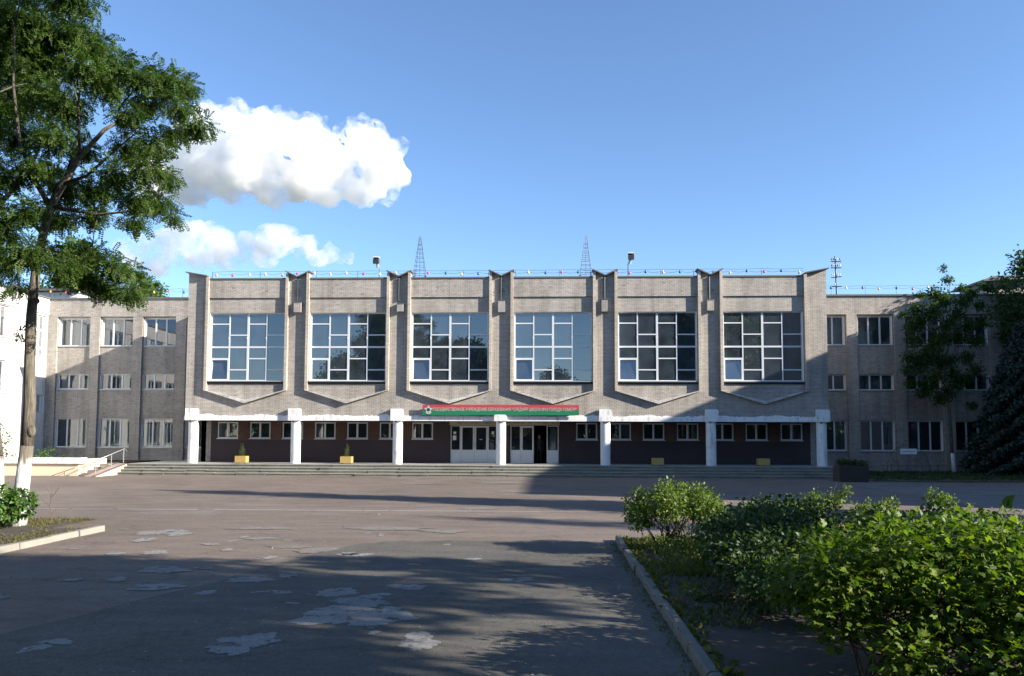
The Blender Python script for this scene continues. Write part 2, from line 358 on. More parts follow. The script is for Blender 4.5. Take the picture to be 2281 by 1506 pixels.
def attach(o, parent):
    o.parent = parent
    m = Matrix.Identity(4); q = parent
    chain = []
    while q is not None: chain.append(q); q = q.parent
    for q in reversed(chain): m = m @ q.matrix_parent_inverse @ Matrix.Translation(q.location)
    o.matrix_parent_inverse = m.inverted()
def tag(o, label=None, cat=None, group=None, kind=None):
    for k, v in (('label', label), ('category', cat), ('group', group), ('kind', kind)):
        if v: o[k] = v
    return o
def thing(name, label, cat, loc=(0, 0, 0), group=None):
    o = link(name, None); o.location = loc; return tag(o, label, cat, group)
def copy_tree(o, delta, parent=None):
    """Copies a thing, its parts and their sub-parts, shifted by delta."""
    c = o.copy(); COL.objects.link(c)
    if parent is None: c.location = Vector(o.location) + Vector(delta)
    else: c.parent = parent
    for ch in [x for x in COL.objects if x.parent == o]: copy_tree(ch, delta, c)
    return c

def instanced_mesh(name, T, F, C, D, NRM, S, mats, smooth=False):
    """N copies of a small leaf template in one mesh. T: (k,3) along, across, up; F: (m,3) triangles."""
    n, k, m = len(C), len(T), len(F)
    D = D/np.linalg.norm(D, axis=1, keepdims=True)
    W = np.cross(D, NRM); W /= (np.linalg.norm(W, axis=1, keepdims=True)+1e-9); U = np.cross(W, D)
    V = C[:, None, :] + S[:, None, None]*(T[None, :, 0:1]*D[:, None, :] + T[None, :, 1:2]*W[:, None, :] + T[None, :, 2:3]*U[:, None, :])
    idx = (F[None, :, :] + (np.arange(n)*k)[:, None, None]).reshape(-1)
    me = bpy.data.meshes.new(name)
    me.vertices.add(n*k); me.vertices.foreach_set('co', V.reshape(-1).astype(np.float32))
    me.loops.add(len(idx)); me.loops.foreach_set('vertex_index', idx.astype(np.int32))
    me.polygons.add(n*m); me.polygons.foreach_set('loop_start', (np.arange(n*m)*3).astype(np.int32))
    me.polygons.foreach_set('loop_total', np.full(n*m, 3, np.int32))
    for q in (mats if isinstance(mats, (list, tuple)) else [mats]): me.materials.append(M[q])
    me.update(calc_edges=True); return me
# leaf templates: along, across, up
def T_quad():
    return np.array([(0, 0, 0), (.5, .34, .06), (1, 0, -.05), (.5, -.34, .06)]), np.array([(0, 1, 2), (0, 2, 3)])
def T_ovate():
    v = [(0, 0, 0), (.28, .30, .07), (.62, .27, .05), (1, 0, -.12), (.62, -.27, .05), (.28, -.30, .07), (.45, 0, 0)]
    return np.array(v), np.array([(0, 1, 6), (1, 2, 6), (2, 3, 6), (3, 4, 6), (4, 5, 6), (5, 0, 6)])
def T_lobed():
    v = [(0, 0, 0), (-.04, .30, .05), (.22, .52, .02), (.34, .30, .07), (.72, .38, 0), (.70, .17, .05), (1.0, 0, -.14),
         (.70, -.17, .05), (.72, -.38, 0), (.34, -.30, .07), (.22, -.52, .02), (-.04, -.30, .05), (.40, 0, 0)]
    f = [(i, (i+1) % 12, 12) for i in range(12)]
    return np.array(v), np.array(f)
def T_pinnate(npair=5):
    v, f = [], []
    def leaflet(p, d, l, w):
        b = len(v); q = (-d[1], d[0])
        v.extend([(p[0], p[1], p[2]), (p[0]+d[0]*l*.5+q[0]*w, p[1]+d[1]*l*.5+q[1]*w, p[2]+.02), (p[0]+d[0]*l, p[1]+d[1]*l, p[2]-.05), (p[0]+d[0]*l*.5-q[0]*w, p[1]+d[1]*l*.5-q[1]*w, p[2]+.02)])
        f.extend([(b, b+1, b+2), (b, b+2, b+3)])
    for i in range(npair):
        t = .16+.72*i/(npair-1); z = -.35*t*t
        for sg in (1, -1): leaflet((t, 0, z), (.42, .9*sg), .26-.05*abs(i-npair/2)/npair, .075)
    leaflet((.9, 0, -.3), (1, 0), .24, .075)
    return np.array(v), np.array(f)
def rand_unit(n):
    v = RNG.normal(size=(n, 3)); return v/np.linalg.norm(v, axis=1, keepdims=True)
def leaves_in(clumps, density, tmpl, size, mats, name, droop=0.35, shell=0.55, sizevar=0.3, up=0.6, parent=None, mesh_only=False):
    """Leaves spread through ellipsoidal clumps (x,y,z,r[,squash]); more towards each clump's outside."""
    T, F = tmpl; Cs, Ds, Ns = [], [], []
    for c in clumps:
        r = c[3]; sq = c[4] if len(c) > 4 else 0.8
        n = max(6, int(density*r*r))
        u = rand_unit(n); rr = r*(shell+(1-shell)*RNG.random((n, 1)))*RNG.uniform(.75, 1.08, (n, 1))
        off = u*rr; off[:, 2] *= sq
        Cs.append(np.array(c[:3])+off)
        d = u + rand_unit(n)*0.8; d[:, 2] -= droop; Ds.append(d)
        nn = rand_unit(n)*0.75 + u*0.5; nn[:, 2] += up; Ns.append(nn)
    C, D, NN = np.concatenate(Cs), np.concatenate(Ds), np.concatenate(Ns)
    S = size*(1+sizevar*RNG.uniform(-1, 1, len(C)))
    me = instanced_mesh(name, T, F, C, D, NN, S, mats)
    return me if mesh_only else link(name, me, parent)

# ------------------------------------------------------------------ ground
gm = MB(); gm.face([(-700, -700, -.012), (700, -700, -.012), (700, 900, -.012), (-700, 900, -.012)])
tag(gm.build('ground', 'earth'), kind='structure')
pm = MB(); pm.face([(-60, -75, 0), (70, -75, 0), (70, 1.0, 0), (-60, 1.0, 0)])
plaza = tag(pm.build('plaza', 'asphalt'), 'wide old reddish asphalt schoolyard with pale repairs', kind='structure')
def blob(cx, cy, rx, ry, z, n=72, jag=0.28, ang=0):
    pts = []
    ph = [random.uniform(0, 6.28) for _ in range(5)]
    for i in range(n):
        a = 2*math.pi*i/n
        k = 1+jag*(.5*math.sin(2*a+ph[0])+.4*math.sin(3*a+ph[1])+.3*math.sin(5*a+ph[2])+.25*math.sin(8*a+ph[3])+.2*math.sin(15*a+ph[2]*3)+.13*math.sin(23*a+ph[1]*2)+.16*random.uniform(-1, 1))
        x, y = rx*k*math.cos(a), ry*k*math.sin(a)
        pts.append((cx+x*math.cos(ang)-y*math.sin(ang), cy+x*math.sin(ang)+y*math.cos(ang), z))
    return pts
def patch(cx, cy, rx, ry, mat='patch', z=.008, name='asphalt_patch', jag=.3):
    m = MB(); p = blob(cx, cy, rx, ry, z, jag=jag); b = len(m.v)
    m.v.append((cx, cy, z)); m.v += p
    for i in range(len(p)): m.f.append([0, 1+i, 1+(i+1) % len(p)]); m.m.append(0)
    return m.build(name, mat, plaza)
m = MB(); z = .004
poly = [(-2.2, -31.6), (-1.55, -29.3), (-.9, -28.3), (.6, -28.0), (2.4, -28.05), (4.14, -28.1), (4.14, -50), (-7, -50), (-6.5, -41), (-4.6, -38.6), (-3.2, -35.4), (-2.5, -33.2)]
pz = []
for i, (x, y) in enumerate(poly):
    x2, y2 = poly[(i+1) % len(poly)]
    k = 1 if (abs(x-4.14) < .01 and abs(x2-4.14) < .01) else 5
    for j in range(k): t = j/k; pz.append((x+(x2-x)*t+(random.uniform(-.09, .09) if j else 0), y+(y2-y)*t+(random.uniform(-.09, .09) if j else 0), z))
m.face(pz); m.build('newer_asphalt', 'asphalt2', plaza)
PATCHES = [(-6.3, -27.1, .5, .55), (-5.73, -27.4, .22, .34), (-6.03, -28.43, .24, .3), (-4.87, -30.18, .2, .26), (-5.54, -30.45, .2, .2), (-2.54, -30.7, .18, .22),
           (-3.8, -32.07, .38, .34), (-3.19, -33.55, .42, .24), (-2.02, -32.89, .32, .26), (-1.39, -33.88, .2, .15), (-.4, -33.78, .36, .3), (-.66, -36.61, .34, .4),
           (-2.72, -36.67, .22, .1), (.25, -35.15, .62, .75), (.1, -34.35, .42, .3), (1.25, -36.4, .22, .36), (-4.1, -33.0, .16, .2), (-3.2, -31.9, .16, .1), (.6, -33.3, .3, .2),
           (-1.2, -26.0, 1.1, .3), (.2, -26.4, .55, .35), (-2.6, -29.2, .5, .22), (-1.9, -29.7, .4, .35), (-4.3, -26.2, .7, .25), (-9.4, -22.2, .4, .12), (-5.0, -4.2, 1.6, .35), (.8, -4.3, 2.2, .5),
           (1.2, -7.2, 2.6, .5), (-3.2, -8.6, 1.0, .3), (2.0, -13.2, 1.3, .35), (-12.0, -7.5, 1.2, .3), (3.0, -9.6, 1.2, .3), (.5, -20.5, .5, .5), (-8.0, -16.5, .6, .2)]
for _ in range(34):
    PATCHES.append((random.uniform(-8.5, 1.5), random.uniform(-38.5, -26.5), random.uniform(.06, .2), random.uniform(.05, .22)))
PATCHES += [(-3.6, -28.0, .35, .2), (-1.0, -30.2, .3, .2), (-5.2, -34.4, .3, .25), (-4.2, -36.0, .25, .16), (2.2, -32.6, .25, .2)]
for i, q in enumerate(PATCHES):
    far = 19 <= i <= 33
    patch(*q, mat='path' if far else 'patch', z=.008 + .0012*(i % 3))
# worn painted line across the yard
m = MB(); x = -14.0
while x < 12:
    l = random.uniform(.5, 2.6); w = random.uniform(.02, .05)
    y = -21.72 + (x+13.2)*.021
    m.face([(x, y-w, .0065), (x+l, y-w+l*.021, .0065), (x+l, y+w+l*.021, .0065), (x, y+w, .0065)]); x += l + random.choice([.02, .05, .12, .5])
m.build('painted_line', 'line', plaza)
# pale footpath along the right lawn
m = MB(); m.face([(17.3, -5.3, .004), (60, -5.3, .004), (60, -40, .004), (13.6, -40, .004), (16.9, -20.8, .004)]); fp = m.build('footpath', 'path'); tag(fp, kind='structure')
# planted beds and kerbs
m = MB(); m.box(4.27, 13.5, -50, -27.75, -.01, .075); tag(m.build('hedge_bed_soil', 'soil'), kind='structure')
m = MB(); m.box(-22, -7.95, -50, -27.05, -.01, .07); m.box(-22, -9.0, -27.05, -25.0, -.01, .07); tag(m.build('tree_bed_soil', 'soil'), kind='structure')
m = MB(); m.box(19.5, 60, -4.2, 6.15, -.01, .06); tag(m.build('lawn', 'earth'), kind='structure')
def kerb(name, label, x0, x1, ys, h, mat='kerb'):
    r = thing(name, label, 'kerb', (x0, ys[0], 0))
    for a, b in zip(ys[:-1], ys[1:]):
        j = random.uniform(-.018, .018); t = random.uniform(-.02, .014)
        mm = MB(); mm.prism([(x0+j, -.02), (x1+j, -.02), (x1+j-.012, h+t), (x0+j+.03, h+t), (x0+j+.004, h+t-.03)], a+.008, b-.008, 'y'); mm.build('kerb_stone', mat, r)
    return r
ys = [-27.78 - i*1.0 for i in range(21)][::-1]
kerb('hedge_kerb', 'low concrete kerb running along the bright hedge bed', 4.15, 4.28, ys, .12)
ys = [-26.95 - i*1.0 for i in range(16)][::-1]
M['kerb_pale'] = simple('pale_kerb_concrete', (0.24, 0.228, 0.195), 0.9, 0.25, 2.4, b_scale=25, b_str=0.35)  # kerb concrete without the painted hedge shade
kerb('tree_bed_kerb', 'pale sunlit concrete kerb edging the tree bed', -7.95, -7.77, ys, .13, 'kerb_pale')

# ------------------------------------------------------------------ assembly hall block
hall = thing('assembly_hall', 'central grey brick school hall block with six big windows', 'building')
BAYS = [-15, -9, -3, 3, 9, 15]
WZ0, WZ1 = 5.42, 9.44
holes = [(c-2.25, c+2.25, WZ0, WZ1) for c in BAYS]
m = MB(); m.wall(-18.6, 18.6, 3.12, 11.42, 0, .38, holes, rmi=1); m.build('wall', ['brick', 'plaster'], hall)
m = MB()
m.wall(.38, 16, .02, 11.42, -18.6, -18.3, [(.38, 2.3, .02, 3.12)], axis='y'); m.wall(.38, 16, .02, 11.42, 18.3, 18.6, [(.38, 2.3, .02, 3.12)], axis='y')
m.box(-18.3, 18.3, 15.7, 16, .02, 11.42); m.build('side_walls', 'brick', hall)
m = MB(); m.box(-18.3, 18.3, .38, 15.7, 3.12, 3.32); m.build('floor_slab', 'room', hall)
m = MB(); m.box(-18.3, 18.3, 7.0, 7.2, 3.32, 11.1); m.build('room_wall', 'room', hall)
m = MB(); m.box(-18.3, 18.3, .38, 15.7, 11.1, 11.3); m.build('roof', 'roofing', hall)
# parapet bands
for c in BAYS:
    m = MB(); m.box(c-2.3, c+2.3, -.085, -.002, 10.32, 11.42); m.build('parapet_panel', 'brick', hall)
    m = MB(); m.box(c-2.3, c+2.3, -.14, .42, 11.42, 11.50); m.build('flashing', 'sheet', hall)
# pale brick frames round each bay: two strips and a V
P_ = -.21
for c in BAYS:
    for sg in (-1, 1):
        x0, x1 = sorted((c+sg*2.30, c+sg*2.46)); zt = (11.72, 11.78) if sg > 0 else (11.78, 11.72)
        if c == -15 and sg < 0: zt = (11.60, 11.56)
        if c == 15 and sg > 0: zt = (11.56, 11.60)
        m = MB(); m.prism([(x0, 4.86), (x1, 4.86), (x1, zt[1]), (x0, zt[0])], P_, -.003); m.build('bay_strip', 'brick_pale', hall, clean=True)
        xa, xb = c+sg*2.46, c
        m = MB(); m.prism([(xa, 4.86), (xa-sg*.17, 4.86), (xb, 4.10+.19), (xb, 4.10)], P_, -.003); m.build('bay_chevron', 'chevron', hall, clean=True)
    # sill under the hall window
    m = MB(); m.box(c-2.29, c+2.29, -.16, .1, 5.36, 5.415); m.build('sill', 'sill', hall)
    m = MB(); m.box(c-2.29, c+2.29, -.05, -.003, 5.24, 5.355); m.build('sill_course', 'dark_wood', hall)
# piers rising above the parapet, with butterfly caps
def pier_top(xa, za, xb, zb):
    m = MB(); m.prism([(xa, 11.42), (xb, 11.42), (xb, zb), (xa, za)], .0, .45); m.build('pier_top', 'brick', hall, clean=True)
    e = .09; sl_ = (zb-za)/(xb-xa)
    m = MB(); m.prism([(xa-e, za-e*sl_+.004), (xb+e, zb+e*sl_+.004), (xb+e, zb+e*sl_+.065), (xa-e, za-e*sl_+.065)], -.30, .52); m.build('pier_cap', 'sheet', hall, clean=True)
for a, b in zip(BAYS[:-1], BAYS[1:]):
    x0, x1, xc = a+2.46, b-2.46, (a+b)/2
    pier_top(x0-.1, 11.80, xc-.10, 11.55); pier_top(xc+.10, 11.55, x1+.1, 11.80)
    m = MB(); m.tube([(xc-.03, -.07, 11.45), (xc-.03, -.07, 10.1)], .05, 8); m.build('downpipe', 'steel', hall)
pier_top(-18.6, 11.80, -17.46, 11.60); pier_top(17.46, 11.60, 18.6, 11.82)
# small brick boxes on the piers
for xc, z0, z1, w, mt in ((-12+.04, 9.44, 10.0, .42, 'brick'), (-6+.10, 9.46, 9.90, .36, 'concrete'), (.02, 9.40, 10.07, .40, 'concrete'), (5.97, 9.42, 10.10, .36, 'brick'), (12.0, 9.45, 10.07, .38, 'brick')):
    m = MB(); m.box(xc-w/2, xc+w/2, -.26, -.003, z0, z1); bx = m.build('wall_box', mt, hall)
    m = MB(); m.box(xc-w/2-.03, xc+w/2+.03, -.29, -.004, z1+.002, z1+.035); m.build('box_lid', 'sheet', bx)
# rusty bracket of an old emblem above three of the boxes
for xc in (-12.05, 0, 12):
    m = MB()
    for k in range(7):
        a = k*.9; m.tube([(xc, -.06, 10.65), (xc+.22*math.cos(a), -.10, 10.65+.26*math.sin(a))], .018, 5)
    m.build('old_bracket', 'steel', hall)
# white beam and column caps
m = MB(); m.box(-18.62, 18.62, -.05, .40, 3.10, 3.36); m.build('beam', 'white_paint', hall)
m = MB(); x = -18.6
while x < 18.6:
    l = random.uniform(.03, .16); hh = .05+.04*math.sin(x*1.7)+.02*math.sin(x*6.1)+random.uniform(-.025, .03); m.box(x, min(x+l, 18.6), -.012, -.002, 3.36, 3.36+max(.01, hh)); x += l
m.build('paint_edge', 'white_paint', hall)
CX = [-18.1, -12, -6, 0, 6, 12, 18.2]
for i, xc in enumerate(CX):
    zt = 3.47 if i == 3 else 3.80
    w = .37
    m = MB()
    pr = [(xc-w, 3.098), (xc+w, 3.098), (xc+w, zt-.12), (xc+w-.04, zt-.04), (xc+w-.12, zt), (xc-w+.03, zt), (xc-w, zt-.04)]
    m.prism(pr, -.27, -.052); cap = m.build('column_cap', 'white_paint', hall, clean=True)
    m = MB(); m.tube([(xc, .12, .60), (xc, .12, 3.10)], .285, 40, cap=False); co = m.build('column', 'white_paint', hall, smooth=True)
    m = MB(); m.ball((xc-.1, -.18, 3.05), .05, 8, 6); m.tube([(xc-.1, -.18, 3.097), (xc-.1, -.18, 3.04)], .03, 6); m.build('porch_lamp', 'steel', cap)
# porch back wall: dark below, brown between the windows
PWX = [-17.6, -15.58, -13.56, -11.55, -9.55, -7.55, -5.56, 4.4, 6.41, 8.40, 10.43, 12.5, 14.5, 16.56]
PW = [(x, x+1.29, 2.03, 3.05) for x in PWX]
DH = [(-3.22, -.30, .60, 2.88), (.42, 3.37, .60, 2.88)]
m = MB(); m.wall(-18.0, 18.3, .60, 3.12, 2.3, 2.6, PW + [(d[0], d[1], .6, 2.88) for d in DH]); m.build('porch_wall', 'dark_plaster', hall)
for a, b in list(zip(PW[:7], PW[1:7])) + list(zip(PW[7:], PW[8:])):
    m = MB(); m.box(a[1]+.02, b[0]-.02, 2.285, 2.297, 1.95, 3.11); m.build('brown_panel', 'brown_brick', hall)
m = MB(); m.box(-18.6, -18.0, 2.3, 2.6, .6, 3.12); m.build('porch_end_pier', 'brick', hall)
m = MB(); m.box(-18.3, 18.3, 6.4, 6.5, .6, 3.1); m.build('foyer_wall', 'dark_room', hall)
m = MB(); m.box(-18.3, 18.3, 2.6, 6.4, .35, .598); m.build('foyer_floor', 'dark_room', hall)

def window(parent, rect, panes, y, depth=.07, mat='pvc', glass='glass', axis='x', curtains=None, tilt=None, glass_off=.035):
    """A frame (a slab with one hole per pane) and each pane as a sub-part."""
    u0, u1, z0, z1 = rect
    m = MB(); m.wall(u0, u1, z0, z1, y, y+depth, panes, axis=axis)
    w = m.build('window', mat, parent)
    for i, (a, b, c, d) in enumerate(panes):
        g = MB(); yy = y + (glass_off if depth > 0 else -glass_off); e = .004
        q = [(a+e, c+e), (b-e, c+e), (b-e, d-e), (a+e, d-e)]
        dy = [0, 0, 0, 0]
        if tilt and i in tilt: k = .085*(d-c); dy = [-.03, -.03, k, k]
        pts = [(u, yy+t, z) if axis == 'x' else (yy+t*(1 if depth > 0 else -1), u, z) for (u, z), t in zip(q, dy)]
        if axis != 'x': pts = pts[::-1]
        g.face(pts); g.build('pane', glass, w)
    return w
def grid_panes(u0, u1, z0, z1, fr, cols, gap):
    """Equal or weighted panes between bars of width gap inside a frame of width fr."""
    tot = sum(cols); W = (u1-u0) - 2*fr - gap*(len(cols)-1); out = []; u = u0+fr
    for c in cols:
        w = W*c/tot; out.append((u, u+w, z0+fr, z1-fr)); u += w+gap
    return out
# the six hall windows
for bi, c in enumerate(BAYS):
    x0, x1 = c-2.24, c+2.24
    fr, mid, thin, hb = .055, .12, .07, .10
    W = (x1-x0-2*fr-mid-2*thin)/4
    xs = []; u = x0+fr
    for k in range(4): xs.append((u, u+W)); u += W + (mid if k == 1 else thin)
    zm = 7.42; H1 = WZ1-.06; H0 = WZ0+.06
    panes = []
    for k, (a, b) in enumerate(xs):
        up = H1-(H1-zm)*(.30 if k % 2 == 0 else .635); lo = zm-(zm-H0)*(.35 if k % 2 == 0 else .69)
        t = .035
        panes += [(a, b, up+t, H1), (a, b, zm+hb/2, up-t), (a, b, lo+t, zm-hb/2)]
        if k == 0: panes.append((a+.05, b-.05, H0+.05, lo-t-.05))
        else: panes.append((a, b, H0, lo-t))
    w = window(hall, (x0, x1, WZ0, WZ1), panes, .16, .08, glass='hall_glass', tilt={3: 1} if bi in (0, 2, 4, 5) else ({3: 1} if bi == 3 else None))
    for k, (a, b) in enumerate(xs):
        m = MB(); m.box((a+b)/2-.02, (a+b)/2+.02, .12, .159, 5.5, 5.52) if False else m.box(b-.012, b+.012, .14, .159, 7.9, 8.02); m.build('handle', 'pvc', w)
# porch windows
for i, (a, b, c, d) in enumerate(PW):
    w = window(hall, (a+.01, b-.01, c+.01, d-.01), grid_panes(a+.01, b-.01, c+.01, d-.01, .07, [1, 1.05], .11), 2.33, .07)
    m = MB(); m.box(a-.03, b+.03, 2.24, 2.33, c-.035, c+.005); m.build('sill', 'pvc', w)
# entrance: two glazed door sets under a tan panel with worn letter marks
m = MB(); m.wall(-3.25, 3.42, 2.885, 3.118, 2.20, 2.284, []); fas = m.build('entrance_fascia', 'tan', hall)
m = MB(); x = -2.75
random.seed(3)
while x < 3.0:
    for _ in range(random.randint(2, 7)):
        w = random.uniform(.018, .03); h = random.uniform(.06, .12)
        m.box(x, x+w, 2.192, 2.198, 3.02-random.uniform(0, .03), 3.02+h*.7)
        if random.random() < .5: zz = random.uniform(3.0, 3.06); m.box(x+w+.001, x+w+.05, 2.192, 2.198, zz, zz+.018)
        x += random.uniform(.06, .1)
    x += random.uniform(.10, .3)
m.build('worn_letter_mark', 'mark', fas)
random.seed(12)
def door_set(x0, x1, leaves, name):
    """leaves: list of (u0,u1,kind)"""
    ent = hall
    for (a, b, kind) in leaves:
        if kind == 'gap': continue
        f = .10 if kind == 'door' else .06
        g0, g1 = (1.40, 2.75) if kind == 'door' else (1.40, 2.82)
        m = MB(); m.wall(a+.006, b-.006, .605, 2.86, 2.36, 2.42, [(a+f, b-f, g0, g1)]); d = m.build('door' if kind in ('door',) else 'side_light', 'door_paint', ent)
        g = MB(); g.face([(a+f+.003, 2.39, g0+.003), (b-f-.003, 2.39, g0+.003), (b-f-.003, 2.39, g1-.003), (a+f+.003, 2.39, g1-.003)]); g.build('pane', 'glass', d)
        m = MB(); m.wall(a+f*.8, b-f*.8, .70, 1.30, 2.345, 2.358, [(a+f*.8+.05, b-f*.8-.05, .75, 1.25)]); m.build('panel_moulding', 'door_paint', d)
        if kind == 'door':
            m = MB(); xx = b-.05 if (a+b)/2 < -1.75 else a+.05
            m.tube([(xx, 2.355, 1.55), (xx, 2.30, 1.58), (xx, 2.30, 1.82), (xx, 2.355, 1.85)], .014, 6); m.build('handle', 'galv', d)
    return ent
e1 = door_set(-3.22, -.30, [(-3.2, -2.58, 'side'), (-2.58, -1.74, 'door'), (-1.74, -.93, 'door'), (-.93, -.32, 'side')], 'entrance_doors')
e2 = door_set(.42, 3.37, [(.44, 1.08, 'side'), (1.08, 1.86, 'door'), (1.86, 2.63, 'gap'), (2.63, 3.36, 'side')], 'entrance_doors')
for (a, b, c, d) in ((-3.03, -2.86, 2.35, 2.5), (-3.06, -2.85, 1.98, 2.26), (-.70, -.55, 2.37, 2.52), (-1.43, -1.27, 2.01, 2.05)):
    m = MB(); m.box(a, b, 2.378, 2.386, c, d); m.build('paper_notice', 'paper', e1)
m = MB(); m.box(2.86, 3.24, 2.44, 2.46, 1.42, 2.74); m.build('bright_glass_backing', 'curtain', e2)  # pale sheet put in for the bright, lit look of this glass
m = MB(); m.box(-.30, .42, 2.28, 2.297, .6, 2.88); m.build('door_pillar', 'dark_plaster', hall)

# ------------------------------------------------------------------ banner
ban = thing('school_banner', 'long red and green banner with white lettering over the entrance', 'banner', (0, -.24, 3.43))
m = MB(); m.box(-4.52, 4.48, -.262, -.235, 3.735, 4.03); m.build('red_stripe', 'red', ban)
m = MB(); m.box(-4.52, 4.48, -.262, -.235, 3.44, 3.733); m.build('green_stripe', 'green', ban)
m = MB()
for x in (-4.3, -2, 0, 2, 4.3): m.box(x-.03, x+.03, -.234, -.003, 3.6, 3.9)
m.build('bracket', 'steel', ban)
cu = bpy.data.curves.new('lettering', 'FONT'); cu.body = 'ГОСУДАРСТВЕННОЕ УЧРЕЖДЕНИЕ ОБРАЗОВАНИЯ "СРЕДНЯЯ ШКОЛА №15 ГОРОДА ГОМЕЛЯ"'
cu.size = .3; cu.extrude = .004; cu.offset = .0
to = link('lettering', cu)
bpy.context.view_layer.update()
W_ = to.dimensions.x; H_ = to.dimensions.y
tm = bpy.data.meshes.new_from_object(to); bpy.data.objects.remove(to)
co = np.empty(len(tm.vertices)*3); tm.vertices.foreach_get('co', co); co = co.reshape(-1, 3)
mn, mx = co.min(0), co.max(0)
out = np.empty_like(co); out[:, 0] = -3.88 + (co[:, 0]-mn[0])/(mx[0]-mn[0])*8.24; out[:, 1] = -.266 - co[:, 2]
out[:, 2] = 3.632 + (co[:, 1]-mn[1])/(mx[1]-mn[1])*.235
tm.vertices.foreach_set('co', out.reshape(-1)); tm.materials.clear(); tm.materials.append(M['letter']); tm.update()
link('lettering', tm, ban)
m = MB(); star = []
for i in range(10):
    a = math.pi/2 + i*math.pi/5; r = .27 if i % 2 == 0 else .135; star.append((-4.17+r*math.cos(a), 3.745+r*math.sin(a)))
m.prism(star, -.275, -.2625); em = m.build('star_emblem', 'silver', ban, clean=True)
m = MB(); ring = [(-4.17+.10*math.cos(t*math.pi/8), 3.74+.10*math.sin(t*math.pi/8)) for t in range(16)]; m.prism(ring, -.279, -.2755); m.build('emblem_disc', 'steel', em, clean=True)
m = MB(); m.box(-4.27, -4.07, -.279, -.264, 3.50, 3.57); m.build('emblem_ribbon', 'silver', em)

# ------------------------------------------------------------------ classroom wings
def wing(name, label, x0, x1, centers, pil, curtains):
    r = thing(name, label, 'building', ((x0+x1)/2, 6.5, 0))
    hl = []
    LV = [(8.22, 10.14), (5.28, 6.33), (1.36, 3.33)]
    for c in centers:
        for z0, z1 in LV: hl.append((c-1.1, c+1.1, z0, z1))
    m = MB(); m.wall(x0, x1, 0, 11.42, 6.5, 6.85, hl, rmi=1); m.build('wall', ['brick', 'plaster'], r)
    m = MB(); m.box(x0, x1, 6.36, 6.498, 10.22, 11.42); m.build('parapet_band', 'brick', r)
    m = MB(); m.box(x0-.05, x1+.05, 6.26, 6.9, 11.42, 11.52); m.build('flashing', 'sheet', r)
    for (a, b) in pil:
        m = MB(); m.box(a, b, 6.36, 6.498, 0, 10.215); m.build('pilaster', 'brick', r)
    m = MB(); m.box(x0, x1, 6.85, 18, 11.15, 11.35); m.build('roof', 'roofing', r)
    m = MB(); m.box(x0, x1, 17.7, 18, 0, 11.15); m.box(x0, x0+.3, 6.85, 17.7, 0, 11.15); m.box(x1-.3, x1, 6.85, 17.7, 0, 11.15); m.build('outer_walls', 'brick', r)
    m = MB()
    for z in (.3, 4.15, 7.35): m.box(x0+.3, x1-.3, 6.85, 12, z, z+.25)
    m.box(x0+.3, x1-.3, 12, 12.2, .3, 11.1); m.build('rooms', 'room', r)
    for c in centers:
        for li, (z0, z1) in enumerate(LV):
            rect = (c-1.095, c+1.095, z0+.005, z1-.005)
            w = window(r, rect, grid_panes(*rect, .075, [1, 1.05, 1], .10), 6.66, .07)
            m = MB(); m.box(c-1.14, c+1.14, 6.44, 6.66, z0-.05, z0+.004); m.build('sill', 'sill', w)
            for (a, b, t, mt) in curtains.get((c, li), []):
                mm = MB(); n = max(4, int((b-a)*14)); pts = []
                for i in range(n+1): u = c-1.05+(a+(b-a)*i/n)*2.1; pts.append((u, 6.92+.03*math.sin(i*2.2)))
                for (p, q) in zip(pts[:-1], pts[1:]): mm.face([(p[0], p[1], z0), (q[0], q[1], z0), (q[0], q[1], z0+(z1-z0)*t), (p[0], p[1], z0+(z1-z0)*t)])
                mm.build('curtain', mt, w)
    return r
LC = [-29.47, -26.5, -23.54, -20.5]
cur = {(-29.47, 2): [(.68, 1, 1, 'curtain')], (-26.5, 2): [(.02, .34, 1, 'curtain'), (.40, 1, 1, 'curtain')], (-23.54, 2): [(0, .25, .8, 'curtain'), (.30, .42, .75, 'curtain'), (.45, .62, .75, 'curtain_green'), (.66, .8, .75, 'curtain'), (.85, 1, .75, 'curtain_green')],
       (-20.5, 2): [(.3, .8, 1, 'curtain')], (-29.47, 1): [(0, .3, .8, 'curtain'), (.68, 1, .7, 'curtain')], (-26.5, 1): [(.05, .3, 1, 'curtain'), (.5, 1, .9, 'curtain')], (-29.47, 0): [(.4, 1, 1, 'curtain')], (-26.5, 0): [(0, .45, .8, 'curtain')]}
wing('classroom_wing', 'grey brick classroom wing beside the leaning tree trunk', -31.28, -18.62, LC, [(-31.28, -30.62), (-28.32, -27.66), (-25.36, -24.70), (-22.40, -21.66), (-19.3, -18.62)], cur)
RCn = [20.9, 23.95, 26.97, 29.98, 33.0]
curR = {(20.9, 0): [(.3, 1, 1, 'curtain')], (23.95, 0): [(0, .5, .5, 'curtain')], (23.95, 1): [(.35, 1, .9, 'curtain_green')], (23.95, 2): [(.8, 1, 1, 'curtain_green')], (20.9, 2): [(.75, 1, 1, 'curtain_green')]}
wing('classroom_wing', 'shaded grey brick classroom wing behind the dark spruce', 18.62, 35.98, RCn, [(18.62, 19.4), (22.08, 22.76), (25.12, 25.80), (28.14, 28.82), (31.15, 31.85), (34.2, 34.9)], curR)

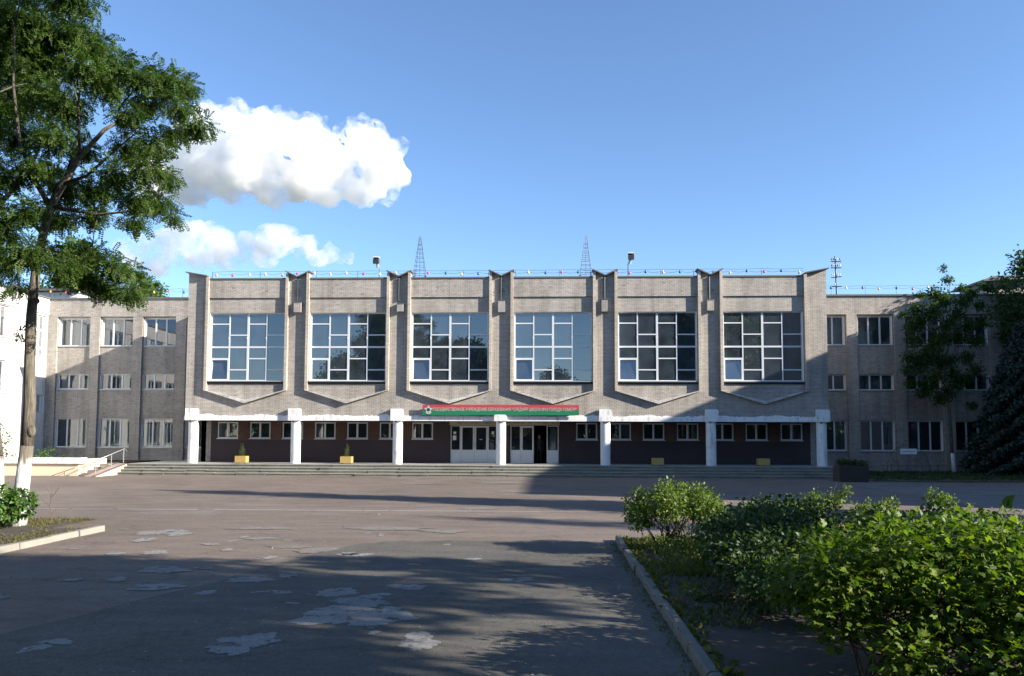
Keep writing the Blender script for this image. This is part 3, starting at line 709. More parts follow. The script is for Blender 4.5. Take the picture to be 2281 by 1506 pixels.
# white wing on the far left
ww = thing('white_wing', 'whitewashed brick wing standing at right angles behind the leaning trunk', 'building', (-36, -3, 0))
hw = []
for k in range(5):
    y1 = 2.53 - k*3.1
    for z0, z1 in ((8.30, 10.30), (4.83, 6.86), (1.4, 3.33)): hw.append((y1-2.2, y1, z0, z1))
strip = [(5.0, 6.25, 7.36, 10.22), (5.05, 6.28, 3.66, 4.88)]
m = MB(); m.wall(-14, 6.498, 0, 11.42, -31.6, -31.3, hw + strip, axis='y', mi=0, rmi=1); m.build('wall', ['brick_white', 'plaster'], ww)
m = MB(); m.box(-31.298, -31.2, -14, 6.34, 10.36, 11.42); m.build('parapet_band', 'brick_white', ww)
m = MB(); m.box(-31.7, -31.1, -14.1, 6.34, 11.42, 11.50); m.build('flashing', 'sheet', ww)
m = MB(); m.box(-44, -31.6, -14, 16, 11.1, 11.3); m.build('roof', 'roofing', ww)
m = MB(); m.box(-44, -31.6, -14.0, -13.7, 0, 11.1); m.box(-44, -43.7, -13.7, 16, 0, 11.1); m.build('outer_walls', 'brick_white', ww)
m = MB(); m.box(-36, -35.8, -13.7, 16, 0, 11.1)
for z in (.3, 3.9, 7.4): m.box(-35.8, -31.6, -13.7, 6.4, z, z+.2)
m.build('rooms', 'room', ww)
for (a, b, c, d) in hw:
    rc = (a+.005, b-.005, c+.005, d-.005)
    w = window(ww, rc, grid_panes(*rc, .08, [1, 1, .8], .12), -31.44, -.07, axis='y')
    m = MB(); m.box(-31.44, -31.24, a-.03, b+.03, c-.05, c+.004); m.build('sill', 'sill', w)
for (a, b, c, d) in strip:
    rc = (a+.005, b-.005, c+.005, d-.005); mid = (a+b)/2; H = d-c
    if H > 2: ps = [(a+.07, mid-.05, d-.08-H*.30, d-.08), (mid+.05, b-.07, d-.08-H*.30, d-.08), (a+.07, mid-.05, c+H*.27, c+H*.62), (mid+.05, b-.07, c+H*.27, c+H*.62), (a+.1, mid-.1, c+.08, c+H*.20), (mid+.1, b-.1, c+.08, c+H*.20)]
    else: ps = grid_panes(*rc, .07, [1, 1], .1)
    window(ww, rc, ps, -31.42, -.07, axis='y')
# east wing, mirrored: its face is at right angles to the hall
ew = thing('east_wing', 'taller shaded brick wing closing the yard behind the spruce', 'building', (37, -2, 0))
he = []
for k in range(9):
    y1 = 5.4 - k*3.1
    for z0, z1 in ((8.30, 10.30), (4.83, 6.86), (1.4, 3.33)): he.append((y1-2.2, y1, z0, z1))
m = MB(); m.wall(-25, 6.3, 0, 14.2, 36, 36.3, he, axis='y', rmi=1); m.build('wall', ['brick', 'plaster'], ew)
m = MB(); m.box(36.3, 49, -25, -24.7, 0, 14.2); m.box(48.7, 49, -24.7, 6.3, 0, 14.2); m.build('outer_walls', 'brick', ew)
m = MB(); m.box(35.8, 49.2, -25.2, 6.32, 14.2, 14.32); m.build('roof', 'sheet', ew)
m = MB(); m.box(41, 41.2, -24.7, 6.2, 0, 14.1); m.build('rooms', 'room', ew)
for (a, b, c, d) in he:
    rc = (a+.005, b-.005, c+.005, d-.005); window(ew, rc, grid_panes(*rc, .08, [1, 1, 1], .12), 36.14, .07, axis='y')

# hut on the left wing's roof
hut = thing('roof_hut', 'white hut with grey overhanging roof behind the string lights', 'rooftop hut', (-34, 13, 11.3))
m = MB(); m.box(-36.2, -32.75, 11.9, 15, 11.3, 12.95); m.build('hut_wall', 'white_paint', hut)
m = MB(); m.prism([(11.4, 12.98), (15.4, 13.1), (15.4, 13.3), (11.4, 13.12)], -36.6, -32.3, 'x'); m.build('hut_roof', 'sheet', hut, clean=True)
m = MB()
for i in range(3): m.tube([(-32.0+i*.5, 10.5, 11.3), (-32.0+i*.5, 10.5, 11.95)], .12, 8)
m.build('vent_pipe', 'galv', hut)
hut2 = thing('roof_hut', 'low brick hut with sheet roof behind the right wing treetops', 'rooftop hut', (34.5, 11, 11.3))
m = MB(); m.box(33.0, 36.5, 10, 13.5, 11.3, 12.98); m.build('hut_wall', 'brick', hut2)
m = MB(); m.prism([(32.6, 12.99), (37, 13.22), (37, 13.40), (33.3, 13.32), (32.6, 13.10)], 9.5, 14); m.build('hut_roof', 'sheet', hut2, clean=True)

# ------------------------------------------------------------------ steps, ramp, retaining wall
st = thing('front_steps', 'long flight of four worn concrete steps below the columns', 'steps', (0, -1.8, 0))
m = MB(); m.box(-21.35, 19.2, -1.05, 6.36, -.01, .596); m.build('porch_floor', 'concrete', st)
FR = [-2.15, -1.82, -1.49, -1.16]
for k, yf in enumerate(FR):
    x = -21.35 - (.25*(3-k)*0); x1e = 18.9
    while x < x1e-.2:
        l = min(random.uniform(1.15, 1.75), x1e-x)
        if x1e-x-l < .4: l = x1e-x
        j = random.uniform(-.022, .022); t = random.uniform(-.014, .008)
        yb = FR[k+1]+.06 if k < 3 else -.75
        ztop = .15*(k+1)
        m = MB(); m.prism([(yf+j+.03, ztop-.15-.01), (yf+j+.02, ztop-.055+t), (yf+j-.012, ztop-.05+t), (yf+j-.012, ztop-.008+t), (yf+j+.006, ztop+t+.004), (yb, ztop+t+.004), (yb, ztop-.15-.01)], x+.009, x+l-.009, 'x')
        m.build('step_slab', 'step', st, clean=True); x += l
m = MB(); m.box(18.9, 19.2, -2.1, -1.05, -.01, .45); m.build('step_cheek', 'concrete', st)
rw = thing('retaining_wall', 'low cream retaining wall with thick white coping left of the steps', 'wall', (-29, -3.4, 0))
m = MB(); m.box(-40, -22.75, -3.50, -3.15, 0, .66); m.build('wall_face', 'cream', rw)
m = MB(); m.box(-40, -22.55, -3.62, -3.05, .66, .98); m.build('coping', 'white_paint', rw)
m = MB(); m.box(-40, -23.2, -3.15, 6.36, -.01, .55); m.build('raised_bed', 'soil', rw)
m = MB(); m.box(-22.9, -22.6, -3.14, -1.05, 0, .90); m.build('return_wall', 'cream', rw)
ss = thing('side_stairs', 'narrow flight of brown concrete steps between white wall and ramp', 'steps', (-22.3, -3.0, 0))
m_ = [(-3.55, .15), (-2.95, .30), (-2.35, .45), (-1.75, .595)]
for i, (y, zt) in enumerate(m_):
    yb = m_[i+1][0]+.02 if i < 3 else -1.05
    m = MB(); m.box(-22.58, -22.08, y, yb, 0, zt); m.build('step_slab', 'step', ss)
rp = thing('wheelchair_ramp', 'small concrete ramp with red edges and grey handrail', 'ramp', (-21.7, -2.8, 0))
m = MB(); m.prism([(-4.2, 0), (-1.06, 0), (-1.06, .60), (-4.2, .03)], -21.98, -21.50, 'x'); m.build('ramp_slab', 'concrete', rp, clean=True)
for xa in (-22.07, -21.49):
    m = MB(); m.prism([(-4.25, 0), (-1.06, 0), (-1.06, .635), (-4.25, .07)], xa+.02, xa+.075, 'x'); m.build('ramp_edge', 'redpaint', rp, clean=True)
m = MB(); m.prism([(-4.15, 0), (-1.06, 0), (-1.06, .56), (-4.15, .02)], -21.40, -21.36, 'x'); m.build('ramp_side', 'cream', rp, clean=True)
hr = MB(); hr.tube([(-21.45, -4.2, .82), (-21.45, -1.3, 1.44), (-21.45, -1.0, 1.28)], .026, 8); rail = hr.build('handrail', 'galv', rp, smooth=True)
for y in (-4.1, -2.6, -1.35):
    zt = .82+(y+4.2)/2.9*.62; m = MB(); m.tube([(-21.45, y, .12+(y+4.2)*.18), (-21.45, y, zt)], .022, 8); m.build('rail_post', 'galv', rail)
m = MB(); m.tube([(-23.9, -4.0, .03), (-22.8, -3.75, .45)], .02, 6); m.tube([(-23.3, -3.86, 0), (-23.3, -3.86, .26)], .016, 6); lr = tag(m.build('low_rail', 'redpaint'), 'short low brown rail leaning by the cream wall', 'rail')

# ------------------------------------------------------------------ roof furniture
def flood(name, label, x, y, z0, zt, mirror=1):
    r = thing(name, label, 'floodlight', (x, y, z0), 'floodlights on the hall roof')
    m = MB(); m.tube([(x+.1*mirror, y, z0), (x+.1*mirror, y, zt-.55), (x+.02*mirror, y-.06, zt-.25)], .03, 6); m.build('pole', 'steel', r)
    m = MB(); m.prism([(-.05, 0), (.30, -.10), (.34, .18), (.02, .32)], -.17, .17, 'x')
    m.v = [(x + a - .06*mirror, y - b - .1, zt-.25+c) for a, b, c in m.v]; h = m.build('lamp_head', 'steel', r, clean=True)
    m = MB(); m.box(x-.19-.06*mirror, x+.19-.06*mirror, y-.42, y-.06, zt+.06, zt+.11); m.build('lamp_cover', 'white_paint', h)
    m = MB(); m.tube([(x-.0, y-.05, zt-.52), (x-.03*mirror, y-.12, zt-.2)], .09, 8); m.build('lamp_neck', 'galv', r)
flood('floodlight', 'black floodlight on thin pole above the hall roof, by the cloud', -7.95, 3, 11.3, 13.25, 1)
flood('floodlight', 'black floodlight on thin pole, right of both wire pyramids', 7.75, 3, 11.3, 13.4, -1)
def pyramid(label, x):
    y = 3.0; r = thing('wire_pyramid', label, 'roof ornament', (x, y, 11.3), 'wire pyramids on the hall roof')
    zb, zt, w = 11.3, 14.65, .36
    C4 = [(-1, -1), (1, -1), (1, 1), (-1, 1)]
    f = MB()
    for a, b in C4: f.tube([(x+a*w, y+b*w, zb), (x+a*w*.95, y+b*w*.95, 12.3), (x+a*.05, y+b*.05, zt)], .014, 5)
    f.tube([(x, y, zb), (x, y, zt+.12)], .016, 5); fr = f.build('frame', 'steel', r)
    k = 0; z = 11.75
    while z < zt-.25:
        s = w*.95 if z < 12.3 else w*.95*(zt-z)/(zt-12.3)+.03
        m = MB(); pts = [(x+a*s, y+b*s, z+.05*random.uniform(-1, 1)) for a, b in C4]; m.tube(pts+[pts[0]], .012, 4); m.build('wire_ring', 'steel', fr); z += .27
    m = MB(); m.box(x-w-.06, x-w+.06, y-.06, y+.06, 12.05, 12.2); m.box(x+w-.05, x+w+.05, y-.06, y+.06, 12.05, 12.18); m.build('fitting', 'steel', r)
pyramid('thin wire pyramid on the hall roof, nearer the clouds', -5.3); pyramid('thin wire pyramid on the hall roof, nearer the insulator pole', 5.05)
ip = thing('insulator_pole', 'dark pole with four cross arms and insulators on the roof', 'pole', (22.1, 8, 11.3))
m = MB(); m.tube([(22.12, 8, 11.3), (22.05, 8, 14.45)], [.06, .045], 8); m.build('pole', 'steel', ip)
for z, t in ((14.05, 0), (13.62, 0), (12.99, .08), (12.35, .02)):
    m = MB(); m.prism([(21.74, z-.035-t/2), (22.42, z-.035+t/2), (22.42, z+.03+t/2), (21.74, z+.03-t/2)], 7.90, 7.95); arm = m.build('cross_arm', 'steel', ip, clean=True)
    for dx in ((-.28, -.16, .1, .26) if z > 12.5 else (-.1,)):
        m = MB(); m.tube([(22.08+dx, 7.92, z+.03), (22.08+dx, 7.92, z+.12)], .012, 5); m.ball((22.08+dx, 7.92, z+.16), .05, 8, 6, sq=(1, 1, 1.3)); m.build('insulator', 'white_paint' if random.random() < .5 else 'steel', arm)
m = MB(); m.tube([(22.06, 8, 13.8), (18.5, 4, 12.2)], .008, 4); m.build('guy_wire', 'wire', ip)

def garland(label, posts, zw, y, seq, x0, dx, name='string_lights'):
    r = thing(name, label, 'string lights', (posts[0], y, zw-.6))
    m = MB(); m.tube([(p, y, zw+.02*math.sin(p*3)) for p in np.linspace(posts[0], posts[-1], 30)], .011, 4)
    m.tube([(p, y-.02, zw-.10-.09*abs(math.sin((p-x0)/dx*math.pi))+0) for p in np.linspace(posts[0], posts[-1], 160)], .009, 4); m.build('wire', 'wire', r)
    for p in posts: m = MB(); m.tube([(p, y, zw-.62), (p, y, zw+.02)], .016, 5); m.build('post', 'steel', r)
    gme = {}
    for i, c in enumerate(seq):
        if c is None: continue
        if c not in gme:
            m = MB(); m.ball((0, 0, 0), .075, 14, 9); m.tube([(0, 0, .06), (0, 0, .13)], .028, 8); gme[c] = m.mesh('globe', 'globe_'+c, True)
        o = bpy.data.objects.new('globe', gme[c]); COL.objects.link(o); o.location = (x0+i*dx+random.uniform(-.05, .05), y-.02, zw-.2+random.uniform(-.05, .07)); o['label'] = c + ' globe'; attach(o, r)
seq = 'orange red white yellow orange red white white yellow red white yellow green pink teal yellow blue red green yellow blue pink teal green purple pink blue yellow teal purple teal yellow teal pink teal yellow'.split()
garland('coloured globes strung along the top of the central hall', [-17.4, -14.5, -12.8, -11.1, -8.6, -6.8, -5.2, -2.3, -.8, .8, 3.4, 5.2, 6.8, 9.3, 11.2, 12.8, 15.1, 17.5], 12.0, .5, seq, -17.12, .982)
garland('coloured globes strung along the left classroom wing roof', [-32.0, -30.5, -28.6, -26.4, -24.4, -22.3, -20.9, -18.8], 12.2, 7.0, 'orange red white teal yellow orange green yellow red blue white'.split(), -31.65, 1.05)
garland('coloured globes strung along the right classroom wing roof', [19.0, 21.4, 23.6, 25.6, 28.0, 30.8], 12.2, 7.0, 'red yellow blue white purple yellow blue pink white teal yellow'.split(), 19.2, 1.06)

# ------------------------------------------------------------------ planters and people on the porch
def planter(x, y, label, plant=True):
    r = thing('planter_box', label, 'planter', (x, y, .6), 'planter boxes on the porch')
    bm_ = MB(); bm_.wall(x-.32, x+.32, .64, 1.02, y-.24, y-.20, []); bm_.wall(x-.32, x+.32, .64, 1.02, y+.20, y+.24, [])
    bm_.box(x-.32, x-.28, y-.199, y+.199, .64, 1.02); bm_.box(x+.28, x+.32, y-.199, y+.199, .64, 1.02); bm_.box(x-.279, x+.279, y-.199, y+.199, .65, .95)
    bd = bm_.build('box', 'yellow_wood', r)
    for k in range(4):
        m = MB(); m.box(x-.325+k*.163, x-.325+k*.163+.154, y-.256, y-.242, .645, 1.03); m.build('board', 'yellow_wood', bd)
    for sx in (-1, 1):
        for sy in (-1, 1): m = MB(); m.box(x+sx*.27-.03, x+sx*.27+.03, y+sy*.19-.03, y+sy*.19+.03, .598, .639); m.build('foot', 'dark_wood', r)
    m = MB(); m.box(x-.278, x+.278, y-.198, y+.198, .952, .99); m.build('soil', 'soil', r)
    if plant:
        t = thing('thuja', 'small conical ' + ('thuja' if x < -12 else 'evergreen') + (' in the sunny yellow planter by the left end column' if x < -12 else ' in yellow planter between second and third columns'), 'shrub', (x, y, .99), 'young conifers in planters')
        m = MB(); m.tube([(x, y, .98), (x, y, 1.6)], [.02, .006], 5); m.build('stem', 'twig', t)
        cl = [(x+random.uniform(-.02, .02), y, 1.06+i*.075, .17*(1-i/11)+.02, 1.2) for i in range(10)]
        leaves_in(cl, 2600, T_quad(), .055, 'thuja', 'foliage', droop=-.8, parent=t, shell=.2)
planter(-15.18, .15, 'yellow wooden planter box between the first two columns'); planter(-8.98, .15, 'yellow wooden planter box between the second and third columns')
planter(8.97, .15, 'shaded yellow planter box left of the sixth column', False); planter(14.92, .15, 'shaded yellow planter box beside the right end column', False)

def person(x, y, z):
    r = thing('person', 'person in dark clothes standing in the open doorway', 'person', (x, y, z))
    V = [(0, 0, .92), (0, 0, 1.12), (0, 0, 1.36), (0, .01, 1.46), (0, -.01, 1.56), (0, -.02, 1.66),
         (-.17, 0, 1.38), (-.23, .02, 1.12), (-.19, -.12, .93), (-.17, -.16, .84), (.17, 0, 1.38), (.24, .02, 1.12), (.23, -.04, .88), (.22, -.06, .79),
         (-.09, 0, .86), (-.10, -.01, .48), (-.10, .02, .08), (-.11, -.12, .03), (.09, 0, .86), (.10, -.01, .48), (.10, .02, .08), (.12, -.12, .03)]
    E = [(0, 1), (1, 2), (2, 3), (3, 4), (4, 5), (2, 6), (6, 7), (7, 8), (8, 9), (2, 10), (10, 11), (11, 12), (12, 13), (0, 14), (14, 15), (15, 16), (16, 17), (0, 18), (18, 19), (19, 20), (20, 21)]
    R = [.15, .14, .15, .06, .085, .075, .065, .05, .038, .04, .065, .05, .038, .04, .09, .065, .045, .04, .09, .065, .045, .04]
    me = bpy.data.meshes.new('body'); me.from_pydata([(a+x, b+y, c+z) for a, b, c in V], E, [])
    o = link('body', me, r); md = o.modifiers.new('skin', 'SKIN'); md.use_smooth_shade = True
    for sv, q in zip(me.skin_vertices[0].data, R): sv.radius = (q, q*.8); 
    me.skin_vertices[0].data[0].use_root = True
    sd = o.modifiers.new('sub', 'SUBSURF'); sd.levels = 1; sd.render_levels = 1
    mt, nt, b = newmat('skin_and_dark_cloth'); p = N(nt, 'ShaderNodeTexCoord').outputs['Object']
    sx = N(nt, 'ShaderNodeSeparateXYZ'); L(nt, p, sx.inputs[0]); rr = ramp(nt, sx.outputs[2], [(0, (.012, .013, .018)), (1, (.012, .013, .018))])
    mm = N(nt, 'ShaderNodeMapRange'); mm.inputs[1].default_value = z; mm.inputs[2].default_value = z+1.75; L(nt, sx.outputs[2], mm.inputs[0])
    rr = ramp(nt, mm.outputs[0], [(0, (.012, .012, .014)), (.52, (.015, .018, .028)), (.835, (.015, .018, .028)), (.84, (.30, .19, .14))]); rr.color_ramp.interpolation = 'CONSTANT'
    L(nt, rr.outputs[0], b.inputs['Base Color']); b.inputs['Roughness'].default_value = .8; me.materials.append(mt)
    m = MB(); m.ball((x, y+.015, z+1.665), .098, 12, 8, sq=(.92, 1, .85)); m.build('hair', 'mark', r, smooth=True)
    for hx, hy, hz in ((-.17, -.17, .80), (.22, -.07, .75)):
        m = MB()
        for k in range(4): m.tube([(x+hx-.03+k*.02, y+hy, z+hz+.03), (x+hx-.032+k*.021, y+hy-.012, z+hz-.02), (x+hx-.03+k*.02, y+hy-.004, z+hz-.055+.008*abs(k-1.5))], [.011, .010, .007], 5)
        m.tube([(x+hx+.035, y+hy-.01, z+hz+.02), (x+hx+.05, y+hy-.03, z+hz-.015)], [.012, .008], 5); m.ball((x+hx, y+hy, z+hz+.03), .04, 8, 6, sq=(1, .6, 1.1)); m.build('hand', mt, r, smooth=True)
    m = MB()
    for dx in (-.033, .033): m.ball((x+dx, y-.098, z+1.655), .011, 6, 5)
    m.build('eye', 'mark', r); m = MB(); m.prism([(y-.085, z+1.66), (y-.118, z+1.615), (y-.085, z+1.61)], x-.012, x+.012, 'x'); m.build('nose', mt, r)
person(2.18, 2.75, .6)

# ------------------------------------------------------------------ right-hand flower bed things
pb = thing('flower_planter', 'dark slatted planter with clipped green plants at the steps end', 'planter', (18.1, -4.2, 0))
m = MB(); m.box(17.45, 18.85, -4.65, -3.7, .0, .80); bx = m.build('box', 'dark_wood', pb)
for k in range(5): m = MB(); m.box(17.42, 18.88, -4.685, -4.652, .02+k*.16, .16+k*.16); m.build('board', 'dark_wood', bx)
cl = [(17.6+i*.2, -4.2+random.uniform(-.25, .25), .95+random.uniform(-.04, .06), .25) for i in range(7)]
pl = thing('bedding_plants', 'clump of dark green bedding plants filling the slatted planter', 'plants', (18.1, -4.2, .8))
m = MB(); [m.tube([(17.6+i*.2, -4.2, .79), (17.6+i*.2, -4.2, 1.0)], .012, 4) for i in range(7)]; m.build('stem', 'twig', pl)
leaves_in(cl, 2200, T_ovate(), .08, 'dusky', 'foliage', parent=pl, shell=.2)
an = thing('arch_sign', 'white name plate on thin wire arch in shaded flower bed', 'sign', (23.8, 2, 0))
m = MB(); m.tube([(23.8+1.2*math.cos(a), 2, .45+1.36*math.sin(a)) for a in np.linspace(0, math.pi, 24)], .014, 5); m.tube([(22.6, 2, 0), (22.6, 2, .46)], .014, 5); m.tube([(25.0, 2, 0), (25.0, 2, .46)], .014, 5); m.build('arch', 'steel', an)
m = MB(); m.box(23.37, 24.31, 1.965, 1.985, 1.27, 1.59); pt = m.build('plate', 'white_paint', an)
m = MB(); m.box(23.45, 24.2, 1.958, 1.964, 1.40, 1.455); m.build('faded_line', 'galv', pt)
lf = thing('low_wire_fence', 'low dark wire fence in front of shaded wing wall', 'fence', (23.9, 1.6, 0))
m = MB()
for z in (.3, .62): m.tube([(22.2, 1.6, z), (25.8, 1.6, z)], .012, 4)
m.build('rail', 'steel', lf)
for i in range(9): m = MB(); m.tube([(22.2+i*.45, 1.6, 0), (22.2+i*.45, 1.6, .68)], .014, 4); m.build('post', 'steel', lf)

# ------------------------------------------------------------------ trees
def limbs(paths, n=8):
    m = MB()
    for pts, r0, r1 in paths:
        k = len(pts); m.tube(pts, [r0+(r1-r0)*(i/(k-1))**.8 for i in range(k)], n)
    return m
CLP = [(-11.24, -26.21, 13.02, 1.04), (-10.65, -25.83, 12.97, 0.89), (-9.91, -25.66, 12.86, 0.73), (-9.57, -25.18, 12.79, 0.66), (-11.34, -25.83, 12.13, 1.04), (-10.76, -25.25, 12.4, 0.9), (-7.98, -28.11, 10.73, 0.69), (-8.05, -26.71, 11.52, 0.6), (-11.88, -25.18, 11.33, 0.91), (-10.38, -26.12, 11.13, 0.71), (-9.08, -25.32, 11.6, 0.71), (-6.85, -27.84, 10.63, 0.55), (-6.78, -26.7, 11.1, 0.65), (-5.87, -27.41, 10.59, 0.39), (-9.43, -26.46, 10.62, 0.68), (-7.4, -26.36, 10.68, 0.53), (-5.7, -28.16, 9.77, 0.44), (-7.21, -27.51, 9.86, 0.5), (-5.61, -27.31, 9.64, 0.41), (-7.16, -25.27, 10.34, 0.51), (-11.24, -25.75, 10.11, 0.72), (-8.98, -27.69, 9.26, 0.57), (-9.48, -25.65, 9.76, 0.5), (-6.4, -27.76, 9.04, 0.5), (-7.9, -26.22, 9.58, 0.59), (-7.27, -27.79, 8.35, 0.54), (-6.37, -28.19, 8.3, 0.49), (-7.29, -25.41, 9.04, 0.4), (-10.09, -27.53, 8.41, 0.49), (-9.46, -27.51, 8.63, 0.64), (-10.3, -25.06, 9.0, 0.78), (-9.16, -25.41, 8.76, 0.62), (-7.16, -27.27, 7.92, 0.51), (-7.66, -25.12, 8.47, 0.56), (-6.53, -26.57, 7.66, 0.25), (-7.82, -26.03, 7.73, 0.44), (-9.6, -27.54, 7.54, 0.57), (-10.37, -25.19, 8.11, 0.63), (-8.96, -25.99, 7.92, 0.53), (-11.76, -25.11, 7.65, 0.43), (-12.84, -25.34, 12.77, 1.25), (-11.27, -27.24, 10.08, 1.1), (-11.23, -27.04, 8.48, 0.81), (-9.77, -27.67, 13.19, 0.97), (-8.61, -27.73, 12.68, 0.8), (-9.25, -27.99, 6.46, 0.55), (-10.26, -27.24, 6.49, 0.45), (-9.86, -26.27, 6.88, 0.4), (-8.26, -28.19, 6.05, 0.45), (-8.9, -26.03, 6.93, 0.47), (-8.5, -27.12, 6.07, 0.52), (-7.63, -27.21, 6.31, 0.51), (-8.01, -25.58, 6.49, 0.36), (-8.14, -26.66, 5.88, 0.47), (-7.23, -27.19, 5.67, 0.38), (-7.39, -26.61, 5.94, 0.25), (-10.49, -26.47, 5.93, 0.19), (-10.45, -26.88, 5.76, 0.13), (-10.5, -26.3, 4.85, 0.15)]
rb = thing('locust_tree', 'tall leaning locust tree with whitewashed base at the yard edge', 'tree', (-10.02, -26.6, 0))
y = -26.6
TR = [(-10.02, y, 0), (-10.02, y, .5), (-10.02, y, 1.0), (-9.99, y, 2.0), (-9.97, y, 3.0), (-10.02, y, 4.1), (-10.03, y, 5.2), (-9.96, y, 6.35), (-9.81, y, 7.25), (-9.67, y, 7.93), (-9.35, y, 8.5), (-8.96, y, 9.17), (-8.37, y, 9.85), (-8.03, y, 10.05)]
TR = [(a-.10*max(0, 1-c/2.2)**1.5*1.3, b, c) for a, b, c in TR]
TRr = [.215, .18, .165, .148, .138, .124, .116, .108, .10, .09, .075, .062, .05, .04]
m = MB(); m.tube(TR[3:], TRr[3:], 14); m.ball((TR[3][0]+.13, y-.05, 2.35), .1, 8, 6, sq=(1, 1, 1.6)); m.ball((-9.88, y-.06, 5.55), .08, 8, 6)
trunk = m.build('trunk', 'bark', rb, smooth=True)
m = MB(); m.tube(TR[:4], TRr[:4], 14); m.build('whitewashed_base', 'bark_white', rb, smooth=True)
BR = [([(-9.81, y, 7.25), (-10.25, y+.3, 7.53), (-10.83, y+.5, 7.82), (-11.6, y+.9, 8.2)], .07, .02), ([(-9.67, y, 7.93), (-10.01, y-.2, 8.61), (-10.31, y-.3, 9.42), (-10.61, y-.2, 10.92), (-10.8, y, 12.56)], .075, .02),
      ([(-9.35, y, 8.49), (-9.19, y+.3, 9.75), (-9.35, y+.5, 10.9), (-9.74, y+.6, 11.84)], .055, .015), ([(-8.03, y, 10.05), (-8.0, y, 10.42), (-7.63, y+.1, 10.99), (-6.83, y, 11.21)], .035, .01),
      ([(-8.03, y, 10.05), (-7.26, y-.3, 10.12), (-6.47, y-.6, 10.39), (-6.0, y-.9, 10.04)], .04, .01), ([(-9.35, y, 8.49), (-8.57, y-.3, 8.6), (-7.79, y-.6, 9.04), (-7.0, y-1.0, 9.37)], .055, .014),
      ([(-9.96, y, 6.35), (-10.31, y-.2, 6.52), (-10.78, y-.4, 6.63)], .04, .01), ([(-9.92, y, 6.63), (-9.18, y-.3, 6.62), (-8.37, y-.5, 6.34), (-7.56, y-.5, 5.89)], .045, .01), ([(-9.67, y, 7.93), (-8.65, y+.3, 7.8), (-7.51, y, 7.79), (-6.6, y, 7.67)], .05, .01),
      ([(-8.96, y, 9.17), (-8.75, y-.5, 10.31), (-8.92, y-.9, 11.47)], .045, .01), ([(-10.04, y, 5.01), (-10.29, y, 4.84)], .02, .008), ([(-10.09, y, 5.68), (-10.38, y, 5.88)], .02, .008)]
# twigs out to every clump
for c in CLP:
    b = min(((Vector(c[:3])-Vector(p)).length, p) for br in BR for p in br[0])[1]
    mid = (Vector(c[:3])+Vector(b))/2 + Vector((0, 0, .12)); BR.append(([b, tuple(mid), c[:3]], .022, .007))
M['bark_dark'] = bark_mat('dark_limb_bark', (0.04, 0.034, 0.028), (0.12, 0.105, 0.08))
limbs(BR, 7).build('limbs', 'bark_dark', rb, smooth=True)
leaves_in([(a, b, c, d*.91, .74) for a, b, c, d in CLP], 1150, T_pinnate(5), .23, 'robinia', 'crown', droop=.55, shell=.1, up=.9, parent=rb)
# second trunk at the frame's left edge
r2 = thing('locust_tree', 'locust tree with thick whitewashed trunk cut by the frame, left of the round shrub', 'tree', (-11.55, -25.5, 0))
m = MB(); m.tube([(-11.55, -25.5, 0), (-11.5, -25.5, .6), (-11.55, -25.5, 1.7)], [.24, .19, .17], 12); m.build('whitewashed_base', 'bark_white', r2, smooth=True)
pp = [(-11.55, -25.5, 1.7), (-11.9, -25.4, 3.5), (-12.3, -25.2, 5.5), (-12.6, -25.0, 8.0), (-12.7, -24.8, 11.0)]
limbs([(pp, .17, .06), ([pp[2], (-13.3, -26, 7.2), (-14.2, -26.6, 9)], .1, .03), ([pp[3], (-11.9, -24.2, 9.6), (-11.6, -24, 11)], .08, .02)], 10).build('trunk', 'bark', r2, smooth=True)
cl2 = [(-12.7+random.uniform(-1.9, 1.2), -24.7+random.uniform(-1.5, 1.5), random.uniform(7.5, 13.5), random.uniform(.6, .95)) for _ in range(15)] + [(-11.7, -25.3, 6.7, .5), (-11.55, -25.0, 6.3, .4)]
leaves_in(cl2, 420, T_pinnate(5), .25, 'robinia', 'crown', droop=.5, shell=.15, up=.9, parent=r2)

def big_tree(name, label, x, y, h, r, zb, mat, nclump=26, dens=90, leaf=.3, group=None, col=False, tr=.22):
    t = thing(name, label, 'tree', (x, y, 0), group)
    P = [([(x, y, 0), (x+.1, y, h*.3), (x-.1, y+.1, h*.6), (x, y, h*.92)], tr, .04)]
    cl = []
    for i in range(nclump):
        f = (i+.5)/nclump; z = zb+(h-zb)*f
        rad = r*(math.sin(math.pi*min(1, .18+f*.80))**.7) if not col else r*(1-.75*f**1.6)
        a = i*2.4; q = rad*math.sqrt(random.uniform(.12, 1))*.8
        cr = (r*.36 if not col else rad*.75)*random.uniform(.75, 1.15)
        c = (x+q*math.cos(a), y+q*math.sin(a), z, cr); cl.append(c)
        P.append(([(x, y, max(zb*.6, z-cr*1.6)), ((x+c[0])/2, (y+c[1])/2, z-cr*.7), c[:3]], .05, .012))
    limbs(P, 6).build('trunk', 'bark', t, smooth=True)
    leaves_in(cl, dens, T_quad(), leaf, mat, 'crown', shell=.2, parent=t)
    return t
# poplars behind the left wing, pale in the sun
big_tree('poplar_tree', 'sunlit poplar rising behind the left wing and roof hut', -40.5, 24, 19.5, 4.2, 5, 'poplar', 30, 240, .30)
big_tree('poplar_tree', 'lower poplar crown showing between roof hut and hanging locust branch', -34.5, 26, 16.5, 3.6, 5, 'poplar', 26, 240, .30)
